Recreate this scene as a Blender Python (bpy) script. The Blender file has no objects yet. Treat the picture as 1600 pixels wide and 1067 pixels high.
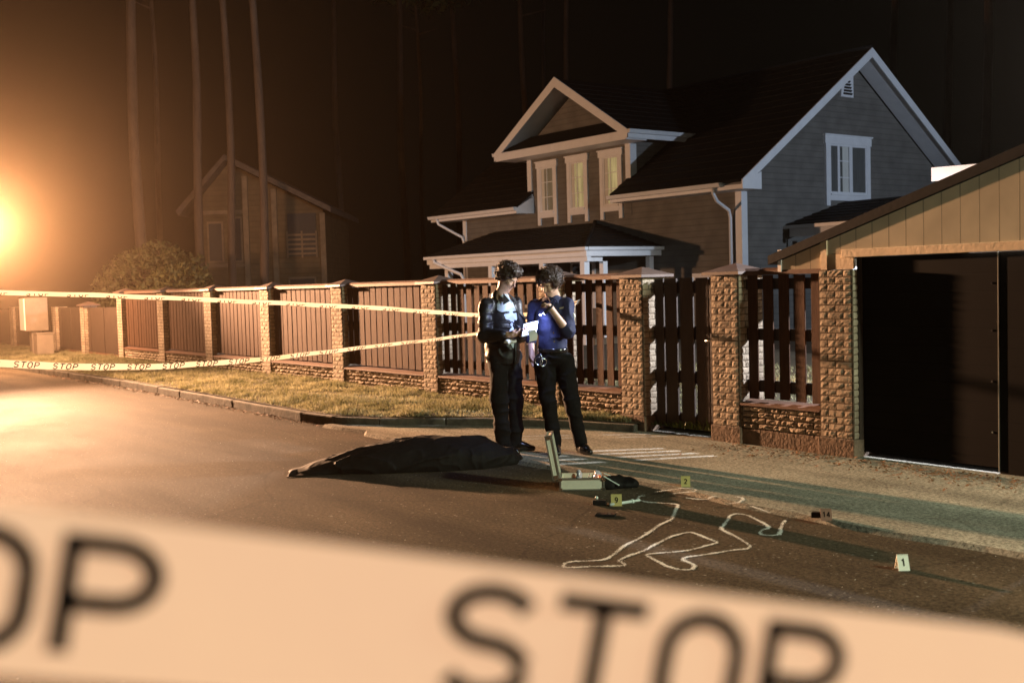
import bpy, bmesh, math, random
import numpy as np
from mathutils import Vector, Matrix
random.seed(7); rng = np.random.default_rng(7)
S = bpy.context.scene
COL = S.collection
R_ = math.radians
# ------------------------------------------------------------------ camera frame (real world axes: X along the fence, Y through it)
YAW = R_(53.2106); PITCH = R_(2.938); ROLL = R_(1.6); CAMH = 1.62
RX, RY = math.cos(YAW), math.sin(YAW)            # horizontal "right" direction
TX, TY = math.sin(YAW), -math.cos(YAW)           # horizontal "towards the viewer"

# ------------------------------------------------------------------ materials
def new_mat(name):
    m = bpy.data.materials.new(name); m.use_nodes = True
    nt = m.node_tree; b = nt.nodes['Principled BSDF']
    return m, nt, b
def mat(name, col, rough=.7, var=.25, scale=6., bump=0., bscale=None, metal=0., spec=.5, detail=5, col2=None, stretch=(1,1,1), coat=0, trans=0):
    m, nt, b = new_mat(name); N = nt.nodes; L = nt.links
    b.inputs['Roughness'].default_value = rough; b.inputs['Metallic'].default_value = metal
    b.inputs['Specular IOR Level'].default_value = spec
    if coat: b.inputs['Coat Weight'].default_value = coat
    tc = N.new('ShaderNodeTexCoord'); mp = N.new('ShaderNodeMapping'); mp.inputs['Scale'].default_value = stretch
    L.new(tc.outputs['Object'], mp.inputs[0])
    nz = N.new('ShaderNodeTexNoise'); nz.inputs['Scale'].default_value = scale; nz.inputs['Detail'].default_value = detail; nz.inputs['Roughness'].default_value = .65
    L.new(mp.outputs[0], nz.inputs['Vector'])
    cr = N.new('ShaderNodeValToRGB')
    c = np.array(col); d = np.array(col2) if col2 is not None else c*(1+var)
    cr.color_ramp.elements[0].position = .3; cr.color_ramp.elements[1].position = .7
    cr.color_ramp.elements[0].color = (*(c*(1-var)), 1); cr.color_ramp.elements[1].color = (*np.clip(d, 0, 1), 1)
    L.new(nz.outputs['Fac'], cr.inputs[0]); L.new(cr.outputs[0], b.inputs['Base Color'])
    if bump:
        n2 = N.new('ShaderNodeTexNoise'); n2.inputs['Scale'].default_value = bscale or scale*4; n2.inputs['Detail'].default_value = 4
        L.new(mp.outputs[0], n2.inputs['Vector'])
        bp = N.new('ShaderNodeBump'); bp.inputs['Distance'].default_value = bump; bp.inputs['Strength'].default_value = 1
        L.new(n2.outputs['Fac'], bp.inputs['Height']); L.new(bp.outputs[0], b.inputs['Normal'])
    return m
def emis(name, col, st):
    m, nt, b = new_mat(name)
    b.inputs['Base Color'].default_value = (*col, 1); b.inputs['Emission Color'].default_value = (*col, 1); b.inputs['Emission Strength'].default_value = st
    return m
def litpane(name, col, st):
    m = emis(name, col, st); nt = m.node_tree; N = nt.nodes; L = nt.links; b = N['Principled BSDF']
    tc = N.new('ShaderNodeTexCoord'); mp = N.new('ShaderNodeMapping'); mp.inputs['Scale'].default_value = (9, 1, .7); L.new(tc.outputs['Object'], mp.inputs[0])
    n = N.new('ShaderNodeTexNoise'); n.inputs['Scale'].default_value = 1.5; n.inputs['Detail'].default_value = 3; L.new(mp.outputs[0], n.inputs['Vector'])
    r_ = N.new('ShaderNodeMapRange'); r_.inputs[1].default_value = .3; r_.inputs[2].default_value = .7; r_.inputs[3].default_value = st*.45; r_.inputs[4].default_value = st*1.25
    L.new(n.outputs['Fac'], r_.inputs[0]); L.new(r_.outputs[0], b.inputs['Emission Strength']); b.inputs['Base Color'].default_value = (.1, .08, .05, 1); return m
def leafy(name, c1, c2, scale=3):
    m = mat(name, c1, .7, .3, scale, col2=c2, spec=.3); return m
def asphalt(name, c1, c2, speck, rough=.75, bump=.006, patch=.6):
    m, nt, b = new_mat(name); N = nt.nodes; L = nt.links
    tc = N.new('ShaderNodeTexCoord')
    n1 = N.new('ShaderNodeTexNoise'); n1.inputs['Scale'].default_value = patch; n1.inputs['Detail'].default_value = 8; n1.inputs['Roughness'].default_value = .6
    n2 = N.new('ShaderNodeTexNoise'); n2.inputs['Scale'].default_value = 38; n2.inputs['Detail'].default_value = 5; n2.inputs['Roughness'].default_value = .85
    v = N.new('ShaderNodeTexVoronoi'); v.inputs['Scale'].default_value = 75
    for n in (n1, n2, v): L.new(tc.outputs['Object'], n.inputs['Vector'])
    r1 = N.new('ShaderNodeValToRGB'); r1.color_ramp.elements[0].position = .35; r1.color_ramp.elements[1].position = .68
    r1.color_ramp.elements[0].color = (*c1, 1); r1.color_ramp.elements[1].color = (*c2, 1)
    L.new(n1.outputs['Fac'], r1.inputs[0])
    r2 = N.new('ShaderNodeValToRGB'); r2.color_ramp.elements[0].position = .33; r2.color_ramp.elements[1].position = .7
    r2.color_ramp.elements[0].color = (.2, .2, .2, 1); r2.color_ramp.elements[1].color = (2.0, 2.0, 2.0, 1)
    L.new(n2.outputs['Fac'], r2.inputs[0])
    mx = N.new('ShaderNodeMix'); mx.data_type = 'RGBA'; mx.blend_type = 'MULTIPLY'; mx.inputs[0].default_value = 1
    L.new(r1.outputs[0], mx.inputs[6]); L.new(r2.outputs[0], mx.inputs[7])
    r3 = N.new('ShaderNodeValToRGB'); r3.color_ramp.elements[0].position = speck; r3.color_ramp.elements[1].position = speck+.02
    sx = N.new('ShaderNodeSeparateColor'); L.new(v.outputs['Color'], sx.inputs[0]); L.new(sx.outputs[0], r3.inputs[0])
    m2 = N.new('ShaderNodeMix'); m2.data_type = 'RGBA'; L.new(r3.outputs[0], m2.inputs[0]); L.new(mx.outputs[2], m2.inputs[6]); m2.inputs[7].default_value = (.3, .28, .24, 1)
    mp = N.new('ShaderNodeMapping'); mp.inputs['Scale'].default_value = (.16, 1.1, 1); L.new(tc.outputs['Object'], mp.inputs[0])
    n4 = N.new('ShaderNodeTexNoise'); n4.inputs['Scale'].default_value = 1.6; n4.inputs['Detail'].default_value = 7; L.new(mp.outputs[0], n4.inputs['Vector'])
    r4 = N.new('ShaderNodeValToRGB'); r4.color_ramp.elements[0].position = .38; r4.color_ramp.elements[1].position = .6; r4.color_ramp.elements[0].color = (.62, .62, .62, 1); r4.color_ramp.elements[1].color = (1.08, 1.08, 1.08, 1)
    L.new(n4.outputs['Fac'], r4.inputs[0]); m4 = N.new('ShaderNodeMix'); m4.data_type = 'RGBA'; m4.blend_type = 'MULTIPLY'; m4.inputs[0].default_value = 1; L.new(m2.outputs[2], m4.inputs[6]); L.new(r4.outputs[0], m4.inputs[7])
    wv = N.new('ShaderNodeTexNoise'); wv.inputs['Scale'].default_value = 1.2; wv.inputs['Detail'].default_value = 6; L.new(tc.outputs['Object'], wv.inputs['Vector'])
    ad = N.new('ShaderNodeMix'); ad.data_type = 'RGBA'; ad.inputs[0].default_value = .25; L.new(tc.outputs['Object'], ad.inputs[6]); L.new(wv.outputs['Color'], ad.inputs[7])
    v5 = N.new('ShaderNodeTexVoronoi'); v5.feature = 'DISTANCE_TO_EDGE'; v5.inputs['Scale'].default_value = .55; L.new(ad.outputs[2], v5.inputs['Vector'])
    r5 = N.new('ShaderNodeValToRGB'); r5.color_ramp.elements[0].position = .002; r5.color_ramp.elements[1].position = .006; r5.color_ramp.elements[0].color = (.7, .7, .7, 1); L.new(v5.outputs['Distance'], r5.inputs[0])
    m5 = N.new('ShaderNodeMix'); m5.data_type = 'RGBA'; m5.blend_type = 'MULTIPLY'; m5.inputs[0].default_value = 1; L.new(m4.outputs[2], m5.inputs[6]); L.new(r5.outputs[0], m5.inputs[7])
    L.new(m5.outputs[2], b.inputs['Base Color'])
    rr = N.new('ShaderNodeMapRange'); rr.inputs[3].default_value = rough-.12; rr.inputs[4].default_value = rough+.15
    L.new(n1.outputs['Fac'], rr.inputs[0]); L.new(rr.outputs[0], b.inputs['Roughness'])
    bp = N.new('ShaderNodeBump'); bp.inputs['Distance'].default_value = bump; L.new(n2.outputs['Fac'], bp.inputs['Height']); L.new(bp.outputs[0], b.inputs['Normal'])
    b.inputs['Specular IOR Level'].default_value = .05
    return m
def siding(name, col, pitch=.145, axis='Z', depth=.006, rough=.75, gap=.06):
    """horizontal (or vertical) boards: a bump step and a thin dark joint for every board"""
    m, nt, b = new_mat(name); N = nt.nodes; L = nt.links
    tc = N.new('ShaderNodeTexCoord'); sp = N.new('ShaderNodeSeparateXYZ'); L.new(tc.outputs['Object'], sp.inputs[0])
    d = N.new('ShaderNodeMath'); d.operation = 'DIVIDE'; L.new(sp.outputs[axis], d.inputs[0]); d.inputs[1].default_value = pitch
    fr = N.new('ShaderNodeMath'); fr.operation = 'FRACT'; L.new(d.outputs[0], fr.inputs[0])
    lt = N.new('ShaderNodeMath'); lt.operation = 'LESS_THAN'; L.new(fr.outputs[0], lt.inputs[0]); lt.inputs[1].default_value = gap
    nz = N.new('ShaderNodeTexNoise'); nz.inputs['Scale'].default_value = 2.5; nz.inputs['Detail'].default_value = 8; L.new(tc.outputs['Object'], nz.inputs['Vector'])
    cr = N.new('ShaderNodeValToRGB'); c = np.array(col)
    cr.color_ramp.elements[0].position = .3; cr.color_ramp.elements[1].position = .7
    cr.color_ramp.elements[0].color = (*(c*.82), 1); cr.color_ramp.elements[1].color = (*(c*1.15), 1); L.new(nz.outputs['Fac'], cr.inputs[0])
    mx = N.new('ShaderNodeMix'); mx.data_type = 'RGBA'; L.new(lt.outputs[0], mx.inputs[0]); L.new(cr.outputs[0], mx.inputs[6]); mx.inputs[7].default_value = (*(c*.6), 1)
    L.new(mx.outputs[2], b.inputs['Base Color']); b.inputs['Roughness'].default_value = rough; b.inputs['Specular IOR Level'].default_value = .12
    bp = N.new('ShaderNodeBump'); bp.inputs['Distance'].default_value = depth; L.new(fr.outputs[0], bp.inputs['Height']); bp.invert = True
    L.new(bp.outputs[0], b.inputs['Normal'])
    return m
def tape_mat(name, col):
    m, nt, b = new_mat(name); N = nt.nodes; L = nt.links
    b.inputs['Base Color'].default_value = (*col, 1); b.inputs['Roughness'].default_value = .45
    tr = N.new('ShaderNodeBsdfTranslucent'); tr.inputs[0].default_value = (*col, 1)
    ms = N.new('ShaderNodeMixShader'); ms.inputs[0].default_value = .5
    out = N['Material Output'] if 'Material Output' in N else [n for n in N if n.type == 'OUTPUT_MATERIAL'][0]
    L.new(b.outputs[0], ms.inputs[1]); L.new(tr.outputs[0], ms.inputs[2]); L.new(ms.outputs[0], out.inputs[0])
    tc = N.new('ShaderNodeTexCoord'); nz = N.new('ShaderNodeTexNoise'); nz.inputs['Scale'].default_value = 9; nz.inputs['Detail'].default_value = 3; L.new(tc.outputs['Object'], nz.inputs['Vector'])
    bp = N.new('ShaderNodeBump'); bp.inputs['Distance'].default_value = .01; bp.inputs['Strength'].default_value = .35; L.new(nz.outputs['Fac'], bp.inputs['Height']); L.new(bp.outputs[0], b.inputs['Normal']); L.new(bp.outputs[0], tr.inputs['Normal'])
    return m

def tape_like(name, c1, c2):
    m = leafy(name, c1, c2, 2.5); nt = m.node_tree; N = nt.nodes; L = nt.links; b = N['Principled BSDF']
    tr = N.new('ShaderNodeBsdfTranslucent'); ms = N.new('ShaderNodeMixShader'); ms.inputs[0].default_value = .35
    L.new(b.inputs['Base Color'].links[0].from_socket, tr.inputs[0]); out = [n for n in N if n.type == 'OUTPUT_MATERIAL'][0]
    L.new(b.outputs[0], ms.inputs[1]); L.new(tr.outputs[0], ms.inputs[2]); L.new(ms.outputs[0], out.inputs[0]); return m
M = {}
M['asphalt'] = asphalt('worn dark asphalt', (.062, .048, .033), (.118, .089, .060), .988, .82)
M['drive'] = asphalt('dusty pale apron', (.22, .205, .165), (.42, .39, .32), .99, .85, .004, .45)
M['earth'] = mat('forest soil', (.05, .04, .025), .95, .4, 1.5, .03, 14)
M['soil'] = mat('verge soil', (.07, .055, .03), .95, .4, 3, .02, 25)
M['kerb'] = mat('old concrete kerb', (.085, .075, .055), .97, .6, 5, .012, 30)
M['grass'] = tape_like('grass blades', (.12, .13, .04), (.46, .42, .25))
M['weed'] = leafy('weeds', (.06, .09, .02), (.12, .16, .05), 6)
M['brick'] = mat('split face brick', (.28, .215, .15), .92, .35, 3.5, .005, 60, col2=(.47, .385, .285))
M['mortar'] = mat('mortar', (.10, .07, .045), .95, .3, 10)
M['plinth'] = mat('rough concrete plinth', (.16, .11, .075), .95, .4, 4, .012, 30)
M['cap'] = mat('brown metal pillar cap', (.10, .065, .05), .55, .3, 5, spec=.4)
M['fence'] = mat('red brown stained boards', (.074, .037, .021), .8, .3, 5, .003, 40, spec=.15, stretch=(6, 6, .8))
M['rail'] = mat('brown wooden rail', (.13, .06, .032), .75, .25, 5, .002, 40, stretch=(.8, 6, 6))
M['gate'] = mat('dark brown gate boards', (.040, .024, .015), .65, .3, 5, .003, 40, stretch=(6, 6, .8))
M['wall'] = siding('grey lap siding', (.15, .142, .13))
M['white'] = mat('white painted wood', (.74, .75, .78), .5, .06, 4, .001, 30)
M['gutter'] = mat('white metal gutter', (.72, .73, .76), .35, .05, 3)
M['roof'] = mat('dark tile', (.008, .0075, .007), .75, spec=.15, var=.35, scale=9, bump=.0015, bscale=20)
M['glass'] = mat('dark window glass', (.02, .024, .026), .06, .1, 2, spec=.8)
M['netglass'] = mat('net curtained glass', (.11, .115, .11), .3, .3, 3, stretch=(9, 9, .6))
M['curtain'] = mat('pale curtain', (.62, .62, .58), .9, .1, 5, stretch=(12, 12, .4))
M['lit'] = litpane('lit room behind window', (.95, .74, .32), .34)
M['dimlit'] = litpane('dim room behind window', (.50, .38, .22), .16)
M['garage'] = siding('tan vertical boards', (.72, .62, .47), .163, 'X', .010, .7, .07)
M['tanwood'] = mat('tan board', (.72, .58, .41), .7, .15, 4, .003, 30)
M['door'] = siding('black brown gate cladding', (.007, .0055, .0045), .145, 'Z', .006, .8)
M['steel'] = mat('galvanised steel', (.55, .55, .5), .35, .1, 10, metal=.9)
M['oldwall'] = siding('old timber wall', (.085, .058, .032), .18, 'Z', .012, .8)
M['oldwood'] = mat('old timber', (.12, .08, .045), .8, .3, 4, .004, 20)
M['oldroof'] = mat('old roof', (.06, .042, .03), .9, .3, 4, .01, 10)
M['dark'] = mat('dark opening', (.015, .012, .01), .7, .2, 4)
M['bark'] = mat('pine bark', (.05, .032, .021), .9, .4, 3, .03, 12, stretch=(1, 1, .3))
M['needle'] = leafy('pine needles', (.03, .05, .02), (.06, .08, .03), 2)
M['shrub'] = leafy('shrub leaves', (.04, .042, .012), (.08, .075, .025), 2)
M['tape'] = tape_mat('barrier tape film', (.54, .51, .42))
M['ink'] = mat('black printed ink', (.012, .007, .006), .8, .1, 5, spec=.1)
M['chalk'] = mat('white chalk', (.80, .79, .74), .95, .1, 60, col2=(.92, .91, .86))
M['leather'] = mat('black leather', (.011, .011, .012), .45, .3, 9, .004, 25, spec=.4)
M['trouser'] = mat('black trousers', (.005, .005, .0055), .9, .3, 12, .003, 40, spec=.2)
M['navy'] = mat('navy uniform cloth', (.018, .022, .06), .75, .25, 12, .003, 40, spec=.3)
M['shirt'] = mat('pale blue shirt', (.55, .64, .70), .8, .1, 12, .002, 40)
M['skin'] = mat('skin', (.52, .32, .22), .5, .08, 14, .0006, 90)
M['hair'] = mat('dark brown hair', (.035, .020, .012), .5, .4, 50, .004, 120)
M['hair2'] = mat('brown curly hair', (.05, .026, .014), .5, .4, 50, .004, 120)
M['shoe'] = mat('polished black shoes', (.012, .011, .010), .18, .2, 8, spec=.8)
M['paper'] = mat('white paper', (.86, .86, .84), .8, .04, 10)
M['chrome'] = mat('polished steel', (.75, .76, .78), .18, .05, 10, metal=1)
M['black'] = mat('black plastic', (.015, .015, .015), .4, .2, 10)
M['bag'] = mat('black plastic sheet', (.008, .0075, .007), .7, .4, 3, .006, 9, spec=.15)
M['alu'] = mat('ribbed aluminium case panel', (.80, .77, .62), .5, .08, 6, .002, 60, metal=.15)
M['foam'] = mat('black foam lining', (.02, .02, .02), .95, .3, 30)
M['plasticbag'] = mat('clear plastic pouch', (.55, .55, .65), .15, .3, 14, .01, 25, spec=.9)
M['yellow'] = mat('yellow marker card', (.52, .44, .16), .6, .08, 20)
M['shademk'] = mat('shade-painted marker card', (.24, .12, .08), .6, .08, 20)  # brown tone holds the shade this card stands in
M['whitemk'] = mat('white marker card', (.82, .80, .68), .6, .05, 20)
M['ceram'] = mat('pale tube', (.72, .80, .74), .35, .05, 10)
M['orange'] = mat('orange cap', (.75, .18, .06), .4, .05, 10)
M['brass'] = mat('brass snap', (.8, .75, .6), .25, .05, 10, metal=1)
M['leaf'] = leafy('fallen leaves', (.16, .07, .03), (.34, .17, .08), 7)
M['pebble'] = mat('pale grit', (.7, .66, .58), .8, .2, 30)
M['cabinet'] = mat('grey brown sheet metal', (.20, .16, .12), .6, .15, 4)
M['cabwhite'] = mat('white board', (.8, .78, .72), .6, .05, 4)
M['ledoff'] = emis('torch lens', (.75, .82, 1.), 30.)
M['bulb'] = emis('sodium bulb', (1., .62, .30), 900.)
M['tile'] = M['roof']

# ------------------------------------------------------------------ object helpers
def tag(o, label=None, cat=None, group=None, kind=None):
    if label: o['label'] = label
    if cat: o['category'] = cat
    if group: o['group'] = group
    if kind: o['kind'] = kind
    return o
def thing(name, loc, label, cat, group=None, rz=0.):
    o = bpy.data.objects.new(name, None); COL.objects.link(o); o.location = loc; o.rotation_euler = (0, 0, rz)
    o.empty_display_size = .2
    return tag(o, label, cat, group)
def wloc(o):
    l = Vector((0, 0, 0))
    while o is not None: l += Vector(o.location); o = o.parent
    return l
class MB:
    """collects shapes in world coordinates, then links them as one mesh object"""
    def __init__(s): s.v = []; s.f = []; s.n = 0
    def add(s, vs, fs):
        k = s.n; s.v.extend([tuple(map(float, p)) for p in vs]); s.n += len(vs)
        s.f.extend([tuple(i+k for i in f) for f in fs]); return s
    def box(s, x0, x1, y0, y1, z0, z1):
        return s.add([(x0,y0,z0),(x1,y0,z0),(x1,y1,z0),(x0,y1,z0),(x0,y0,z1),(x1,y0,z1),(x1,y1,z1),(x0,y1,z1)],
                     [(0,3,2,1),(4,5,6,7),(0,1,5,4),(1,2,6,5),(2,3,7,6),(3,0,4,7)])
    def obox(s, c, ax, ay, az):
        """box from centre and three half-axis vectors"""
        c = Vector(c); ax, ay, az = Vector(ax), Vector(ay), Vector(az)
        p = [c+i*ax+j*ay+k*az for k in (-1,1) for j in (-1,1) for i in (-1,1)]
        return s.add(p, [(0,2,3,1),(4,5,7,6),(0,1,5,4),(1,3,7,5),(3,2,6,7),(2,0,4,6)])
    def beam(s, a, b, w, h, up=(0,0,1)):
        a, b = Vector(a), Vector(b); d = (b-a); L = d.length; d.normalize()
        side = d.cross(Vector(up)); side.normalize(); u = side.cross(d)
        return s.obox((a+b)/2, d*L/2, side*w/2, u*h/2)
    def prism(s, poly, vec):
        """polygon (list of 3-D points) extruded by vec"""
        n = len(poly); vec = Vector(vec); a = [Vector(p) for p in poly]; b = [p+vec for p in a]
        fs = [tuple(range(n))[::-1], tuple(range(n, 2*n))] + [(i, (i+1) % n, n+(i+1) % n, n+i) for i in range(n)]
        return s.add(a+b, fs)
    def tube(s, pts, r, n=8, cap=True):
        pts = [Vector(p) for p in pts]; rings = []; rr = r if isinstance(r, (list, tuple)) else [r]*len(pts)
        for i, p in enumerate(pts):
            d = (pts[min(i+1, len(pts)-1)] - pts[max(i-1, 0)]); d.normalize()
            a = d.cross(Vector((0, 0, 1)));
            if a.length < .05: a = d.cross(Vector((0, 1, 0)))
            a.normalize(); b = d.cross(a)
            rings.append([p + (a*math.cos(2*math.pi*k/n) + b*math.sin(2*math.pi*k/n))*rr[i] for k in range(n)])
        vs = [q for ring in rings for q in ring]; fs = []
        for i in range(len(pts)-1):
            for k in range(n): fs.append((i*n+k, i*n+(k+1) % n, (i+1)*n+(k+1) % n, (i+1)*n+k))
        if cap: fs.append(tuple(range(n))[::-1]); fs.append(tuple(range(len(vs)-n, len(vs))))
        return s.add(vs, fs)
    def build(s, name, m, parent=None, smooth=False, bevel=0., origin=None):
        me = bpy.data.meshes.new(name); o3 = wloc(parent) if parent is not None else (Vector(origin) if origin is not None else None)
        if o3 is None:
            a = np.array(s.v); o3 = Vector(((a[:,0].min()+a[:,0].max())/2, (a[:,1].min()+a[:,1].max())/2, a[:,2].min()))
        me.from_pydata([(p[0]-o3[0], p[1]-o3[1], p[2]-o3[2]) for p in s.v], [], s.f)
        o = bpy.data.objects.new(name, me); COL.objects.link(o)
        if parent is not None: o.parent = parent
        else: o.location = o3
        me.materials.append(m)
        bm = bmesh.new(); bm.from_mesh(me); bmesh.ops.recalc_face_normals(bm, faces=bm.faces); bm.to_mesh(me); bm.free()
        if smooth: me.polygons.foreach_set('use_smooth', [True]*len(me.polygons))
        if bevel:
            b = o.modifiers.new('bevel', 'BEVEL'); b.width = bevel; b.segments = 2; b.limit_method = 'ANGLE'
        return o
def np_mesh(name, V, F, m, parent=None, smooth=False, origin=None):
    """V (n,3) world, F (k,3|4)"""
    V = np.asarray(V, dtype=np.float32); F = np.asarray(F, dtype=np.int32)
    o3 = wloc(parent) if parent is not None else Vector(origin if origin is not None else (0, 0, 0))
    V = V - np.array(o3, dtype=np.float32)
    me = bpy.data.meshes.new(name); me.vertices.add(len(V)); me.vertices.foreach_set('co', V.ravel())
    k = F.shape[1]; me.loops.add(F.size); me.loops.foreach_set('vertex_index', F.ravel())
    me.polygons.add(len(F)); me.polygons.foreach_set('loop_start', np.arange(0, F.size, k, dtype=np.int32)); me.polygons.foreach_set('loop_total', np.full(len(F), k, dtype=np.int32))
    me.polygons.foreach_set('use_smooth', np.full(len(F), smooth)); me.update(calc_edges=True); me.validate()
    me.materials.append(m); o = bpy.data.objects.new(name, me); COL.objects.link(o)
    if parent is not None: o.parent = parent
    else: o.location = o3
    return o
def kids(o): return [c for c in o.children]
def dup(root, loc, label=None, rz=None, parent=None):
    c = root.copy(); COL.objects.link(c); c.parent = parent
    if loc is not None: c.location = loc
    if rz is not None: c.rotation_euler = (0, 0, rz)
    if label: c['label'] = label
    for ch in list(root.children): dup(ch, None, None, None, c)
    return c

# ------------------------------------------------------------------ implicit surfaces -> one continuous mesh
def vnoise(P, sc, seed=0):
    q = P*sc; i = np.floor(q).astype(np.int64); fr = q-i; fr = fr*fr*(3-2*fr)
    def h(a, b, c):
        n = (a*374761393 + b*668265263 + c*2147483647*3 + seed*974711) & 0xffffffff
        n = ((n ^ (n >> 13))*1274126177) & 0xffffffff
        return ((n ^ (n >> 16)) & 0xffff)/32768.-1
    r = 0
    for dx in (0, 1):
        for dy in (0, 1):
            for dz in (0, 1):
                w = (fr[..., 0] if dx else 1-fr[..., 0])*(fr[..., 1] if dy else 1-fr[..., 1])*(fr[..., 2] if dz else 1-fr[..., 2])
                r = r + w*h(i[..., 0]+dx, i[..., 1]+dy, i[..., 2]+dz)
    return r
class SDF:
    def __init__(s, h=.006): s.h = h; s.p = []
    def cap(s, a, b, ra, rb=None, k=.02, op='+'):
        s.p.append(('c', np.array(a, float), np.array(b, float), ra, rb if rb is not None else ra, k, op)); return s
    def chain(s, pts, rs, k=.02):
        for i in range(len(pts)-1): s.cap(pts[i], pts[i+1], rs[i], rs[i+1], k)
        return s
    def ell(s, c, rad, ax=None, k=.02, op='+'):
        """ellipsoid; ax = 3x3 rows local axes"""
        s.p.append(('e', np.array(c, float), np.array(rad, float), np.eye(3) if ax is None else np.array(ax, float), 0, k, op)); return s
    def half(s, p, n, k=.004):
        """cut away everything on the n side of the plane"""
        s.p.append(('h', np.array(p, float), np.array(n, float)/np.linalg.norm(n), 0, 0, k, '-')); return s
    def build(s, name, m, parent=None, disp=None, smooth=True, origin=None):
        h = s.h; lo = []; hi = []
        for q in s.p:
            if q[6] == '-': continue
            if q[0] == 'c': r = max(q[3], q[4]); lo.append(np.minimum(q[1], q[2])-r); hi.append(np.maximum(q[1], q[2])+r)
            elif q[0] == 'e': r = q[2].max(); lo.append(q[1]-r); hi.append(q[1]+r)
        lo = np.min(lo, 0)-5*h-.01; hi = np.max(hi, 0)+5*h+.01
        n = np.ceil((hi-lo)/h).astype(int)+1
        vol = np.full(n, .1, dtype=np.float32)
        for q in s.p:
            kind, A, Bq, ra, rb, k, op = q
            if kind == 'h': a = np.zeros(3, int); b = n
            else:
                if kind == 'c': r = max(ra, rb); l = np.minimum(A, Bq)-r; u = np.maximum(A, Bq)+r
                else: r = Bq.max(); l = A-r; u = A+r
                pad = .06+k
                a = np.clip(np.floor((l-pad-lo)/h).astype(int), 0, n); b = np.clip(np.ceil((u+pad-lo)/h).astype(int), 0, n)
            g = [np.arange(a[i], b[i])*h+lo[i] for i in range(3)]
            if min(len(x) for x in g) == 0: continue
            X, Y, Z = np.meshgrid(*g, indexing='ij'); P = np.stack([X, Y, Z], -1).astype(np.float32)
            if kind == 'c':
                d = Bq-A; t = np.clip(((P-A)@d)/max(d@d, 1e-9), 0, 1)
                D = np.linalg.norm(P-A-t[..., None]*d, axis=-1)-(ra+(rb-ra)*t)
            elif kind == 'e':
                q2 = ((P-A)@ra.T)/Bq; k0 = np.linalg.norm(q2, axis=-1); k1 = np.linalg.norm(q2/Bq, axis=-1)
                D = k0*(k0-1)/np.maximum(k1, 1e-6)
            else: D = -((P-A)@Bq)
            sl = (slice(a[0], b[0]), slice(a[1], b[1]), slice(a[2], b[2])); v = vol[sl]
            if op == '+':
                hh = np.maximum(k-np.abs(v-D), 0)/k; vol[sl] = np.minimum(v, D)-hh*hh*k*.25
            else:
                hh = np.maximum(k-np.abs(v+D), 0)/k; vol[sl] = np.maximum(v, -D)+hh*hh*k*.25
        if disp is not None:
            msk = np.abs(vol) < .06; idx = np.argwhere(msk); P = idx*h+lo
            vol[msk] += disp(P).astype(np.float32)
        # surface nets
        sg = vol < 0; nx, ny, nz = n-1
        cid = -np.ones((nx, ny, nz), dtype=np.int64)
        cnt = np.zeros((nx, ny, nz), dtype=np.int8)
        for dx in (0, 1):
            for dy in (0, 1):
                for dz in (0, 1): cnt += sg[dx:dx+nx, dy:dy+ny, dz:dz+nz]
        act = (cnt > 0) & (cnt < 8); ai = np.argwhere(act); cid[act] = np.arange(len(ai))
        acc = np.zeros((len(ai), 3)); w = np.zeros(len(ai))
        crn = [(x, y, z) for x in (0, 1) for y in (0, 1) for z in (0, 1)]
        for c0 in crn:
            for ax in range(3):
                if c0[ax]: continue
                c1 = list(c0); c1[ax] = 1
                v0 = vol[ai[:, 0]+c0[0], ai[:, 1]+c0[1], ai[:, 2]+c0[2]]; v1 = vol[ai[:, 0]+c1[0], ai[:, 1]+c1[1], ai[:, 2]+c1[2]]
                x = (v0 < 0) != (v1 < 0); t = np.where(x, v0/np.where(x, v0-v1, 1), 0)
                p = np.tile(np.array(c0, float), (len(ai), 1)); p[:, ax] += t
                acc[x] += p[x]; w[x] += 1
        V = (ai+acc/w[:, None])*h+lo
        F = []
        for ax in range(3):
            s0 = [slice(1, -1)]*3; a0 = sg[:-1, :, :] if ax == 0 else (sg[:, :-1, :] if ax == 1 else sg[:, :, :-1])
            a1 = sg[1:, :, :] if ax == 0 else (sg[:, 1:, :] if ax == 1 else sg[:, :, 1:])
            e = np.argwhere(a0 != a1); u, v = [(1, 2), (2, 0), (0, 1)][ax]
            ok = (e[:, u] > 0) & (e[:, v] > 0) & (e[:, u] < n[u]-1) & (e[:, v] < n[v]-1); e = e[ok]
            fl = sg[e[:, 0], e[:, 1], e[:, 2]]
            def c(du, dv):
                q = e.copy(); q[:, u] -= du; q[:, v] -= dv; return cid[q[:, 0], q[:, 1], q[:, 2]]
            quad = np.stack([c(1, 1), c(0, 1), c(0, 0), c(1, 0)], 1)
            quad[~fl] = quad[~fl][:, ::-1]; F.append(quad)
        F = np.concatenate(F); F = F[(F >= 0).all(1)]
        return np_mesh(name, V, F, m, parent, smooth, origin)

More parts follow.
